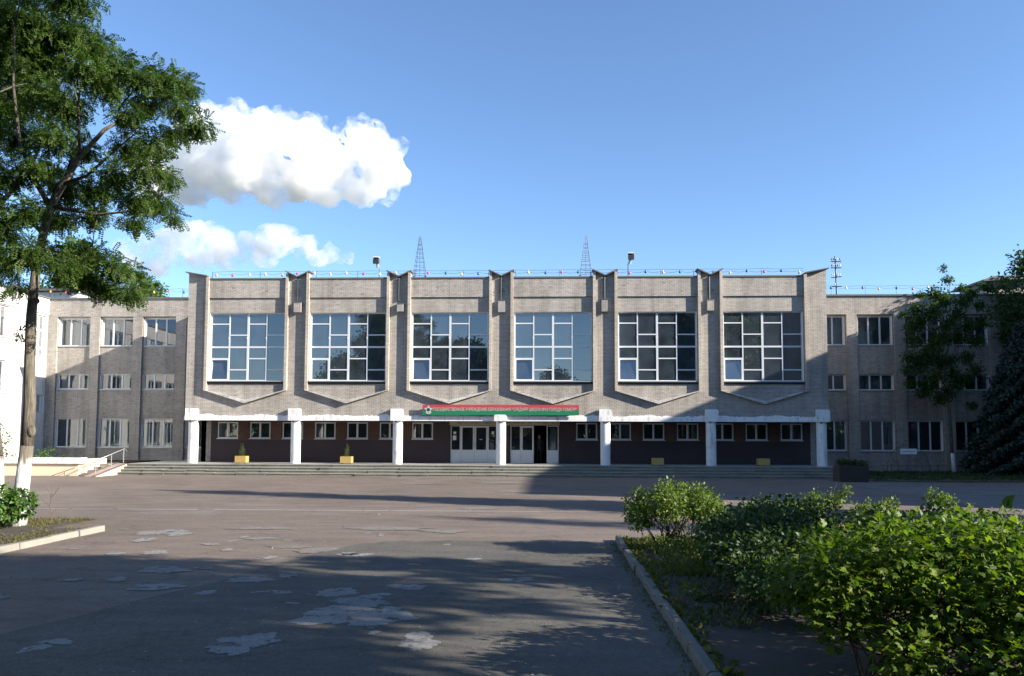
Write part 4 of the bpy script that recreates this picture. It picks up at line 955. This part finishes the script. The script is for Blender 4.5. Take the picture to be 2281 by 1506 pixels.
# small tree and spruce before the right wing
t = thing('young_maple', 'slim young tree with whitewashed foot before the shaded wing', 'tree', (27.35, 4, 0))
m = MB(); m.tube([(27.45, 4, 0), (27.4, 4, .55), (27.35, 4, 1.3)], [.13, .11, .10], 10); m.build('whitewashed_base', 'bark_white', t, smooth=True)
PT = [([(27.35, 4, 1.3), (27.25, 4, 4.5), (27.0, 4, 7.1), (26.6, 4, 10.0)], .10, .03), ([(27.2, 4, 5), (26.2, 3.6, 7), (25.3, 3.5, 8.6)], .05, .01), ([(27.1, 4, 6.4), (27.6, 4.2, 9), (27.5, 4, 12.2)], .05, .01), ([(27.2, 4, 4.6), (25.9, 4, 5.4), (25.2, 4, 6.0)], .04, .01), ([(27.0, 4, 7.1), (28.2, 4, 9.6), (29.2, 4, 11)], .04, .01)]
limbs(PT, 7).build('trunk', 'bark', t, smooth=True)
cl = [(29.0, 4, 8.2, .6), (28.9, 4, 6.4, .6), (29.4, 3.8, 9.3, .5), (27.6, 4, 6.2, .5), (25.0, 4, 7.2, .6), (24.9, 4, 6.4, .5), (25.4, 4, 10.2, .55), (26.5, 4, 11.2, .55), (28.6, 4, 9.2, .6), (28.4, 4, 7.2, .6), (28.2, 4, 5.8, .5), (29.3, 4, 10.4, .5), (30.0, 4, 11.4, .5), (25.2, 4, 9.0, .6), (25.9, 4, 7.2, .8), (26.9, 4, 8.4, .8), (26.8, 4, 6.9, .75), (26.0, 4, 5.4, .7), (27.2, 4, 5.0, .6), (28.3, 4, 10.6, .6), (28.0, 4, 8.4, .7), (25.6, 4, 9.4, .75), (26.3, 3.6, 10.0, .8), (27.0, 4, 10.8, .8), (27.4, 4, 12.0, .42), (27.15, 4, 12.7, .28), (25.6, 3.7, 11.0, .38), (25.3, 4, 8.2, .6), (26.2, 3.6, 7.8, .75), (25.6, 4, 6.6, .7), (26.4, 3.6, 6.0, .7), (27.2, 3.7, 9.2, .7), (27.9, 4, 9.9, .6), (28.8, 4, 11.1, .5), (29.5, 4, 11.6, .4), (28.2, 4, 11.5, .35), (25.7, 4, 5.0, .5), (26.6, 3.8, 4.6, .55), (27.5, 4.3, 7.0, .6), (27.7, 4, 5.6, .6), (25.0, 4, 5.6, .4), (24.6, 4, 9.8, .3), (28.6, 4, 4.2, .4)]
leaves_in(cl, 1150, T_ovate(), .135, 'broad', 'crown', shell=.1, parent=t)
sp = thing('spruce_tree', 'dark bluish spruce in the shade before the right wing', 'tree', (31.2, 2.6, 0))
m = MB(); m.tube([(31.2, 2.6, 0), (31.2, 2.6, 9.5)], [.2, .02], 8); m.build('trunk', 'bark', sp)
PB, Cs = [], []
for i in range(36):
    f = i/36; z = .6+8.7*f; R_ = 3.7*(1-f)**.8+.18
    for k in range(11):
        a = k*2*math.pi/11 + i*.7; l = R_*random.uniform(.75, 1.08)
        e = (31.2+l*math.cos(a), 2.6+l*math.sin(a), z-.28*l+.1*l*l*.2)
        PB.append(([(31.2, 2.6, z), ((31.2+e[0])/2, (2.6+e[1])/2, z-.08*l), e], .02, .006))
        for s_ in np.linspace(.3, 1, max(2, int(l*3.4))): Cs.append((31.2+(e[0]-31.2)*s_, 2.6+(e[1]-2.6)*s_, z+(e[2]-z)*s_, .23, .6))
limbs(PB, 4).build('branches', 'twig', sp)
leaves_in(Cs, 420, T_quad(), .20, 'spruce', 'needles', droop=.5, shell=.05, parent=sp)
big_tree('broadleaf_tree', 'leafy tree with sunlit top at the right edge, behind the spruce', 32.6, 4.6, 13.6, 2.5, 8.5, 'broad', 26, 260, .2)
# trees just outside the photograph that shade the yard, some added only to block sky
GS = 'trees shading the schoolyard'
SHL = 'tall leafy yard tree casting long shadow across the asphalt'
big_tree('shade_tree', 'broad yard tree right of the big bright bush', 18.6, -44.2, 16.0, 4.9, 8.7, 'broad', 60, 230, .34, GS)
big_tree('shade_tree', 'broad yard tree behind the photographer to the right', 20.5, -52.0, 15.0, 5.0, 7.0, 'broad', 44, 130, .34, GS)
big_tree('shade_tree', 'tallest yard tree, furthest right behind the photographer', 24.0, -48.0, 17.0, 4.6, 11.5, 'broad', 30, 130, .34, GS)
big_tree('shade_tree', 'high crowned yard tree just beyond the right end of the hedge', 19.5, -40.3, 12.0, 2.3, 7.8, 'broad', 26, 230, .3, GS)
big_tree('shade_tree', 'small slender yard tree shading the dusky shrub', 18.0, -36.9, 8.0, 1.5, 5.2, 'broad', 14, 420, .28, GS, False, .09)
big_tree('shade_tree', 'added spreading tree, blocking sky straight behind the photographer', 4.5, -56.0, 8.6, 4.0, 2.0, 'broad', 40, 150, .34, GS)  # unseen crown added to cut sky light on the foreground
big_tree('shade_tree', 'added sky-blocking tree behind the photographer to the left', -6.5, -51.0, 12.6, 4.6, 5.0, 'broad', 50, 150, .34, GS)  # second unseen crown added behind for the same darkening
big_tree('shade_tree', 'added canopy blocking sky, overhanging the photographer', -6.8, -45.2, 12.6, 4.6, 7.6, 'broad', 44, 200, .34, GS)  # unseen canopy added overhead to darken the foreground
big_tree('shade_tree', 'added sky-blocking tree in the left bed, out beside the photographer', -13.5, -37.5, 13.0, 4.6, 4.5, 'broad', 44, 200, .34, GS)  # this and the next two are unseen, added to screen sky light
big_tree('shade_tree', 'added sky-blocking tree in the left bed, level with the photographer', -12.5, -44.5, 13.0, 4.6, 4.5, 'broad', 44, 200, .34, GS)
big_tree('shade_tree', 'added sky-blocking tree in the left bed, next behind the whitewashed trunks', -13.6, -32.0, 14.0, 3.8, 4.5, 'broad', 44, 220, .3, GS)
big_tree('shade_tree', 'tall columnar tree beyond the right edge of the yard', 28.0, -26.6, 17.0, 2.0, 2.0, 'broad', 44, 420, .3, GS, True)
big_tree('shade_tree', 'slim distant columnar tree far to the right', 42, -36.5, 17.5, 2.0, 7.5, 'broad', 26, 160, .34, GS, True)
for (x, y_, h, r_, lb) in ((-26, -64, 13, 5, 'leftmost tree of the row opposite the school'), (-15, -66, 11.5, 5, 'second tree from the left opposite the school'), (-5, -64, 14, 4.5, 'tallest tree of the row opposite the school'), (4, -66, 11, 5, 'lowest tree of the row opposite the school')): big_tree('shade_tree', lb, x, y_, h, r_, 2.5, 'broad', 26, 110, .4, 'trees opposite the school')
for i, (x, y_) in enumerate(((-52, -72), (-40, -74), (-30, -73), (-20, -75), (-10, -73), (0, -75), (9, -73), (20, -57.5), (31, -57.5), (42, -57))):  # unseen trees added so porch panes mirror dark, not bright ground
    big_tree('added_low_tree', ['added low bushy tree', 'added low rounded tree'][i % 2] + ' opposite the school, ' + ['at the far left', 'second from left', 'third from left', 'fourth from left', 'fifth from left', 'sixth from left', 'seventh from left', 'before the left part of the added block', 'before the middle of the added block', 'before the right part of the added block'][i], x, y_, 7.5, 6, .3, 'broad', 30, 70, .42, 'low trees added to darken window reflections')
ap = thing('reflection_block', 'unseen plain grey block added for dark reflections in the right bays', 'building', (38, -66, 0))  # unseen mass put in so the right bays mirror dark
m = MB(); m.box(14, 52, -78, -60, 0, 23); m.build('wall', 'brick', ap); m = MB(); m.box(13.8, 52.2, -78.2, -59.8, 23, 23.3); m.build('roof', 'roofing', ap)

# ------------------------------------------------------------------ shrubs
def stems(pts, top, n, r, spread=.5):
    m = MB()
    for _ in range(n):
        b = random.choice(pts); t = random.choice(top)
        p0 = (b[0]+random.uniform(-.15, .15), b[1]+random.uniform(-.15, .15), .05)
        p2 = (t[0]+random.uniform(-.2, .2), t[1]+random.uniform(-.2, .2), t[2]+random.uniform(-.2, .15))
        m.tube([p0, ((p0[0]*.6+p2[0]*.4)+random.uniform(-.06, .06), p0[1]*.6+p2[1]*.4, p2[2]*.5), p2], [r, r*.7, r*.35], 5)
    return m
def shrub(name, label, clumps, dens, tmpl, size, mat, nst=24, sr=.012, bases=None, group=None, **kw):
    c0 = np.mean([c[:3] for c in clumps], axis=0)
    s = thing(name, label, 'shrub', (float(c0[0]), float(c0[1]), .07), group)
    stems(bases or [(c[0], c[1]) for c in clumps], clumps, nst, sr).build('stems', 'twig', s)
    leaves_in(clumps, dens, tmpl, size, mat, 'foliage', parent=s, **kw)
    return s
HG = 'hedge shrubs along the yard'
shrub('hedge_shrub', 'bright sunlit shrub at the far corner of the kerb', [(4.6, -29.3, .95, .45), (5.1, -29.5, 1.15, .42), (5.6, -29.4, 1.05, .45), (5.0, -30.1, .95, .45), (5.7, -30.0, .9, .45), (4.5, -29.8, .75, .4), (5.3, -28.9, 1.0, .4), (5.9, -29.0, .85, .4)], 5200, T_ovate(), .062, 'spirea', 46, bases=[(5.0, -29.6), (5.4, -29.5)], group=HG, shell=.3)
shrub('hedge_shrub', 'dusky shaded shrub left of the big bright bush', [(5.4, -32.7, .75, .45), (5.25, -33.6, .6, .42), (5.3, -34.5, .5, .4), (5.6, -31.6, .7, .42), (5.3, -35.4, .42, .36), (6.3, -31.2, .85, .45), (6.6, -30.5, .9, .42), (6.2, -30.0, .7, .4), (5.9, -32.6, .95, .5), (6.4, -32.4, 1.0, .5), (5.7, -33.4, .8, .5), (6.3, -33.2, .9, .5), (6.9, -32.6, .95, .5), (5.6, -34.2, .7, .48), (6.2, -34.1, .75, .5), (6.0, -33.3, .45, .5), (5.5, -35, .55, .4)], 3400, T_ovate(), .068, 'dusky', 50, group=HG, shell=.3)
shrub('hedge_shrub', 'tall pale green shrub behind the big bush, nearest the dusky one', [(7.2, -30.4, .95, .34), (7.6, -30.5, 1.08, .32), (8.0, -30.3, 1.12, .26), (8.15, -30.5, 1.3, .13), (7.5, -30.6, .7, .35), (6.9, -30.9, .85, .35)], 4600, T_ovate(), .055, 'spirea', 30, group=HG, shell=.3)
shrub('hedge_shrub', 'wide low pale shrub in the middle of the back row', [(8.5, -30.6, .98, .24), (8.8, -30.6, 1.0, .22), (9.0, -30.4, 1.06, .2), (8.3, -30.7, .85, .3), (8.8, -30.8, .7, .35)], 4600, T_ovate(), .055, 'spirea', 22, group=HG, shell=.3)
shrub('hedge_shrub', 'narrow upright pale shrub standing highest at the back right', [(9.75, -30.5, 1.2, .22), (9.95, -30.5, 1.12, .22), (9.85, -30.6, .9, .2), (10.2, -30.6, .85, .22), (9.9, -30.6, .6, .25)], 4600, T_ovate(), .055, 'spirea', 18, group=HG, shell=.3)
shrub('hedge_shrub', 'dark leafy shrub squeezed between the dusky shrub and the big bush', [(6.2, -35.4, .75, .5), (6.9, -35.3, .85, .55), (7.6, -35.2, .95, .6), (5.6, -35.8, .55, .42), (8.3, -34.6, .9, .6), (7.4, -34.0, .85, .6), (8.4, -33.2, .85, .6), (6.6, -36.0, .7, .5), (7.8, -32.4, .85, .5)], 1900, T_ovate(), .085, 'broad', 50, group=HG, shell=.3)
wd = thing('tall_weed', 'tall large leaved weed poking out above the big bush', 'weed', (8.7, -34.5, .07))
m = MB(); m.tube([(8.7, -34.5, .05), (8.72, -34.5, 1.32)], [.014, .008], 6); m.build('stem', 'twig', wd)
leaves_in([(8.72, -34.5, 1.28, .12), (8.7, -34.5, 1.05, .2), (8.7, -34.5, .8, .24)], 900, T_ovate(), .17, 'currant', 'foliage', droop=.3, parent=wd)
dw = thing('dry_weed', 'thin dry seed stalks behind the bright bush at right', 'weed', (10.6, -30.4, .07))
m = MB()
for i in range(16):
    bx_, tx = 10.5+random.uniform(-.3, .5), 10.5+random.uniform(-.5, .9); m.tube([(bx_, -30.4, .05), ((bx_+tx)/2, -30.4, .6), (tx, -30.4+random.uniform(-.2, .2), random.uniform(.75, 1.05))], .005, 4)
m.build('stem', 'twig', dw); leaves_in([(10.4, -30.4, .95, .2), (10.9, -30.4, .85, .25), (11.3, -30.4, .8, .2)], 500, T_quad(), .05, 'grass', 'seed_heads', parent=dw)['kind'] = 'stuff'

# the near bush: individually built leaves on the side that faces the yard, the rest as one mass
BC = [(5.25, -38.1, 1.08, .42), (5.75, -38.0, 1.2, .45), (6.3, -37.8, 1.22, .48), (6.9, -37.7, 1.2, .5), (7.5, -37.6, 1.1, .5), (5.6, -37.2, 1.12, .45), (6.3, -36.9, 1.15, .5), (7.1, -36.8, 1.15, .5), (7.8, -36.9, 1.1, .5), (8.3, -37.6, .9, .5),
      (6.0, -38.4, .85, .42), (6.6, -38.5, .95, .5), (7.2, -38.6, .85, .5), (6.9, -39.0, .6, .48), (6.3, -38.9, .5, .42), (7.5, -39.2, .45, .5), (5.2, -38.2, .75, .34), (5.6, -38.7, .55, .3), (6.6, -39.4, .3, .38), (7.2, -39.7, .3, .42), (5.1, -37.5, .9, .35), (6.9, -38.2, 1.05, .45), (8.0, -38.6, .6, .5), (5.9, -37.7, .6, .45), (6.8, -37.5, .6, .5), (7.6, -38, .6, .5)]
nb = thing('currant_bush', 'big bright leafy bush nearest the camera at the lower right', 'shrub', (6.4, -38.0, .07), HG)
stems([(5.6, -38.0), (6.2, -38.1), (6.9, -38.1), (7.4, -37.9), (5.4, -38.4), (6.0, -38.6)], BC, 90, .013).build('stems', 'twig', nb)
leaves_in(BC, 3300, T_lobed(), .062, 'currant', 'foliage', droop=.25, shell=.35, up=1.0, sizevar=.4, parent=nb)['kind'] = 'stuff'
leaves_in([c for c in BC if c[2] > .8], 500, T_ovate(), .055, 'currant', 'young_foliage', droop=-.3, shell=.8, up=.6, parent=nb)['kind'] = 'stuff'
LT, LF = T_lobed()
lme = []
for q in range(6):
    me = bpy.data.meshes.new('leaf'); a = LT.copy(); a[:, 2] += RNG.normal(0, .035, len(a)); a *= 1
    me.from_pydata([tuple(v) for v in a], [], [tuple(f) for f in LF]); me.materials.append(M['currant']); me.update(); lme.append(me)
cam_p = np.array((2.684, -45.26, 2.3))
cand = []
for c in BC:
    for _ in range(60):
        u = rand_unit(1)[0]; p = np.array(c[:3]) + u*np.array((c[3], c[3], c[3]*.85))*1.02
        v = cam_p-p; v /= np.linalg.norm(v)
        if u @ v < .25: continue
        if any(np.linalg.norm((p-np.array(d[:3]))/np.array((d[3], d[3], d[3]*.85))) < .93 for d in BC if d is not c): continue
        cand.append((p, u))
random.shuffle(cand)
for p, u in cand[:300]:
    o = bpy.data.objects.new('leaf', random.choice(lme)); COL.objects.link(o)
    d = Vector(u) + Vector(rand_unit(1)[0])*.6; d.z -= .35; d.normalize(); nrm = (Vector(u)*.5 + Vector((0, 0, 1)) + Vector(rand_unit(1)[0])*.45)
    w = d.cross(nrm).normalized(); n2 = w.cross(d).normalized(); s = random.uniform(.055, .09)
    o.matrix_local = Matrix.Translation(Vector(p)) @ Matrix((d*s, w*s, n2*s)).transposed().to_4x4()
    attach(o, nb)

shrub('round_shrub', 'round clipped shrub in front of the leaning trunk', [(-10.75, -26.95, .70, .36), (-10.3, -27.0, .80, .38), (-9.8, -27.0, .74, .34), (-10.05, -27.25, .66, .36), (-10.6, -27.25, .62, .34), (-9.7, -27.1, .52, .28), (-10.95, -26.9, .55, .30), (-9.95, -27.25, .42, .27), (-10.3, -27.3, .5, .3)], 2100, T_ovate(), .10, 'round', 20, .012, bases=[(-10.35, -26.95), (-10.45, -27.0)], shell=.6)
sd = thing('dry_sapling', 'small leafless dry sapling beside the round shrub', 'sapling', (-9.57, -26.2, .07))
x0 = -9.55; y0 = -26.2
m = MB()
for pts, a, b in (([(x0, y0, .05), (x0-.02, y0, .3), (x0-.07, y0, .5), (x0-.04, y0, .72), (x0+.03, y0, .8), (x0+.13, y0, .95)], .014, .005), ([(x0-.04, y0, .72), (x0-.03, y0, .85), (x0-.05, y0, 1.02)], .008, .003), ([(x0-.04, y0, .72), (x0-.12, y0+.05, .84), (x0-.2, y0, .95)], .006, .002), ([(x0-.07, y0, .5), (x0-.2, y0, .62), (x0-.28, y0, .68)], .005, .002), ([(x0+.03, y0, .8), (x0+.1, y0, .85), (x0+.16, y0, 1.0)], .005, .002), ([(x0-.02, y0, .3), (x0+.08, y0, .42), (x0+.1, y0, .5)], .005, .002), ([(x0-.12, y0, .06), (x0-.1, y0, .3)], .006, .003), ([(x0-.33, y0, .06), (x0-.35, y0, .28)], .006, .003)):
    m.tube(pts, [a+(b-a)*i/(len(pts)-1) for i in range(len(pts))], 5)
m.build('twigs', 'twig', sd)
shrub('wall_shrub', 'green rounded shrub behind the cream retaining wall', [(-27.6, .3, 1.0, .5), (-27.0, .3, 1.15, .45), (-27.2, .1, .8, .5)], 420, T_ovate(), .12, 'round', 12)
shrub('wall_shrub', 'tall dark shrub against the white wing at the left edge', [(-30.2, .6, 1.2, .6), (-30.0, .6, 2.0, .55), (-30.4, .6, 2.7, .4), (-29.6, .5, 1.0, .45)], 420, T_ovate(), .12, 'broad', 12)
shrub('wall_shrub', 'low straggly shrub between cream wall and brick wing', [(-26.0, .4, .85, .3), (-25.5, .4, .8, .28), (-25.0, .5, .72, .22)], 420, T_ovate(), .1, 'dusky', 10)

# ------------------------------------------------------------------ grass and weeds
def blades(name, areas, n, h0, h1, mat='grass', lean=.6):
    T = np.array([(0, .5, 0), (0, -.5, 0), (.6, .3, .12), (1, 0, .4)]); T = np.array([(0, .09, 0), (0, -.09, 0), (.6, .06, .1), (1.0, 0, .35)]); F = np.array([(0, 1, 2), (2, 1, 3)])
    C = []
    for (ax, bx_, ay, by, wt) in areas:
        k = int(n*wt); q = RNG.random((k, 2)); C.append(np.stack([ax+(bx_-ax)*q[:, 0], ay+(by-ay)*q[:, 1], np.full(k, .06)], 1))
    C = np.concatenate(C); keep = (np.sin(C[:, 0]*2.3+1)+np.sin(C[:, 1]*1.9)+np.sin(C[:, 0]*5.1+C[:, 1]*3.3)+RNG.normal(0, .8, len(C))) > -.4; C = C[keep]
    D = RNG.normal(0, lean, C.shape); D[:, 2] = np.abs(D[:, 2])*.3+.45; NN = rand_unit(len(C)); S = RNG.uniform(h0, h1, len(C))
    o = link(name, instanced_mesh(name, T, F, C, D, NN, S, mat)); o['kind'] = 'stuff'; return o
blades('grass', [(-14, -8.0, -31.5, -27.0, .6), (-14, -9.1, -27.0, -25.1, .4)], 34000, .03, .11, 'dry_grass', .8)
blades('weeds', [(4.3, 6.0, -32.5, -28.0, .55), (4.3, 5.2, -36, -32, .05), (6, 13, -32, -28, .25)], 26000, .04, .17, 'grass', .7)
k = 2600
C = np.stack([RNG.uniform(-9, 4.1, k), -45 + 30*RNG.random(k)**1.4, np.full(k, .014)], 1)
NN = np.tile(np.array([[0., 0, 1]]), (k, 1)) + RNG.normal(0, .15, (k, 3)); D = RNG.normal(0, 1, (k, 3)); D[:, 2] *= .1
M['litter'] = leaf_mat('dry_leaf_litter', (0.10, 0.075, 0.045), (0.34, 0.29, 0.22), 0.1, 0.8)
o = link('leaf_litter', instanced_mesh('leaf_litter', *T_quad(), C, D, NN, RNG.uniform(.018, .05, k), 'litter')); o['kind'] = 'stuff'
k = 1500
C = np.stack([RNG.uniform(4.0, 4.45, k), RNG.uniform(-40, -27.8, k), np.full(k, .05)], 1); C[:, 2] = np.where(C[:, 0] < 4.15, .004, np.where(C[:, 0] < 4.29, .11, .06))
C = C[(C[:, 0] < 4.16) | (C[:, 0] > 4.28)]; k = len(C)
D = RNG.normal(0, .7, (k, 3)); D[:, 2] = np.abs(D[:, 2])*.5+.3
o = link('kerb_weeds', instanced_mesh('kerb_weeds', *T_ovate(), C, D, rand_unit(k), RNG.uniform(.03, .10, k)*np.where(C[:, 0] < 4.16, .5, 1.3), 'grass')); o['kind'] = 'stuff'
blades('lawn_grass', [(19.6, 34, -4.1, 5.5, 1)], 14000, .08, .25, 'dusky')
shrub('undergrowth', 'sunlit straggly weeds below the corner shrub by the kerb', [(4.9, -31.2, .3, .32), (5.3, -31.0, .45, .35), (5.6, -31.4, .35, .35), (4.75, -30.6, .3, .25), (5.2, -31.6, .2, .28)], 2300, T_ovate(), .05, 'spirea', 40, .004, shell=.2)
for gx, gy, lb in ((4.7, -35.4, 'low creeping weeds on the dark soil nearest the camera'), (5.0, -34.6, 'low creeping weeds on the dark soil midway along the kerb')):
    shrub('ground_weeds', lb, [(gx+random.uniform(-.3, .3), gy+random.uniform(-.5, .5), .08, random.uniform(.1, .2), .5) for _ in range(9)], 1500, T_ovate(), .06, 'dusky', 8, .003, shell=.1)
shrub('undergrowth', 'small leafy weed clump against the kerb in shade', [(4.62, -34.0, .15, .16), (4.75, -34.3, .12, .14)], 2600, T_ovate(), .05, 'currant', 6, .004, shell=.2)

# ------------------------------------------------------------------ clouds: closed volumes far behind the school
def cloud(name, label, puffs, dens, seed):
    import bmesh
    rs = random.Random(seed)
    bm = bmesh.new()
    for (x, y, z, r) in puffs:
        r *= 1.1; mt = Matrix.Translation((x, y, z)) @ Matrix.Diagonal((r, r*1.1, r*rs.uniform(.8, 1.0), 1))
        bmesh.ops.create_icosphere(bm, subdivisions=2, radius=1, matrix=mt)
        for k in range(5):
            a, b = rs.uniform(0, 6.28), rs.uniform(-.4, 1.2); q = r*.82; s = r*rs.uniform(.28, .45)
            bmesh.ops.create_icosphere(bm, subdivisions=2, radius=s, matrix=Matrix.Translation((x+q*math.cos(a)*math.cos(b), y+q*math.sin(a)*math.cos(b), z+q*math.sin(b)*.9)))
    me = bpy.data.meshes.new(name); bm.to_mesh(me); bm.free()
    o = link(name, me); tag(o, label, 'cloud')
    rm = o.modifiers.new('remesh', 'REMESH'); rm.mode = 'VOXEL'; rm.voxel_size = 2.2
    for sc_, st in ((34, 20), (12, 9), (5, 4.5)):
        tx = bpy.data.textures.new(name, 'CLOUDS'); tx.noise_scale = sc_; tx.noise_depth = 3
        d = o.modifiers.new('disp', 'DISPLACE'); d.texture = tx; d.strength = st; d.texture_coords = 'GLOBAL'; d.mid_level = .5
    mt = bpy.data.materials.new('cloud_volume'); mt.use_nodes = True; nt = mt.node_tree; nt.nodes.clear()
    out = N(nt, 'ShaderNodeOutputMaterial'); v = N(nt, 'ShaderNodeVolumePrincipled'); v.inputs['Color'].default_value = (.99, .99, .99, 1)
    v.inputs['Density'].default_value = dens; v.inputs['Anisotropy'].default_value = .4
    p = pos(nt); n1 = noise(nt, p, .028, 10, .72); mr = N(nt, 'ShaderNodeMapRange'); mr.inputs[1].default_value = .41; mr.inputs[2].default_value = .66; mr.inputs[3].default_value = 0; mr.inputs[4].default_value = dens; mr.interpolation_type = 'SMOOTHSTEP'; L(nt, n1.outputs[0], mr.inputs[0]); L(nt, mr.outputs[0], v.inputs['Density']); L(nt, v.outputs[0], out.inputs['Volume'])
    me.materials.append(mt)
    return o
CL1 = [(-174.8, 727.4, 287.7, 29.8), (-193.2, 726.9, 297.0, 23.3), (-149.2, 673.4, 246.0, 19.9), (-218.8, 675.1, 277.8, 23.8), (-213.9, 720.1, 271.7, 26.4), (-258.1, 714.2, 288.5, 29.2), (-284.4, 710.2, 301.1, 25.6), (-302.9, 688.5, 297.4, 26.6), (-333.0, 706.4, 300.3, 30.0), (-350.7, 706.4, 282.2, 30.1), (-326.8, 704.9, 267.7, 29.5), (-280.6, 679.5, 258.3, 29.0), (-251.2, 695.8, 254.7, 28.2), (-214.9, 693.6, 244.7, 22.1), (-184.6, 713.4, 253.0, 23.4), (-384.8, 729.7, 277.0, 31.2), (-364.0, 727.0, 257.1, 22.9), (-307.2, 702.6, 246.3, 21.7), (-264.5, 696.7, 239.5, 18.8), (-151.7, 686.1, 235.0, 12.5), (-377.4, 672.2, 243.8, 21.8), (-320.1, 671.6, 304.1, 14.4), (-230.6, 697.9, 302.3, 11.9), (-179.5, 689.1, 296.8, 11.6)]
CL2 = [(-434.8, 892.8, 238.3, 24.3), (-420.0, 923.5, 245.8, 23.6), (-473.0, 901.5, 235.1, 23.6), (-502.7, 903.6, 232.9, 20.1), (-358.1, 884.2, 232.8, 19.9), (-325.9, 871.4, 234.9, 20.6), (-315.7, 889.5, 242.2, 17.4), (-377.7, 878.2, 223.2, 21.0), (-426.6, 900.6, 223.2, 19.4), (-306.0, 929.9, 237.8, 16.8), (-285.4, 910.5, 221.7, 12.8), (-518.8, 880.9, 230.4, 12.4), (-257.8, 923.6, 227.4, 9.4), (-353.5, 917.8, 223.8, 13.2), (-461.5, 914.1, 223.7, 17.4), (-272.4, 924.4, 230.5, 13.0), (-247.1, 915.8, 222.7, 8.1), (-491.9, 917.4, 218.8, 18.9), (-506.9, 891.2, 215.9, 14.9)]
cloud('cloud', 'big bright cumulus cloud beside the locust crown', CL1, .19, 1)
cloud('cloud', 'lower ragged pale cloud just above the hall roof', CL2, .11, 2)
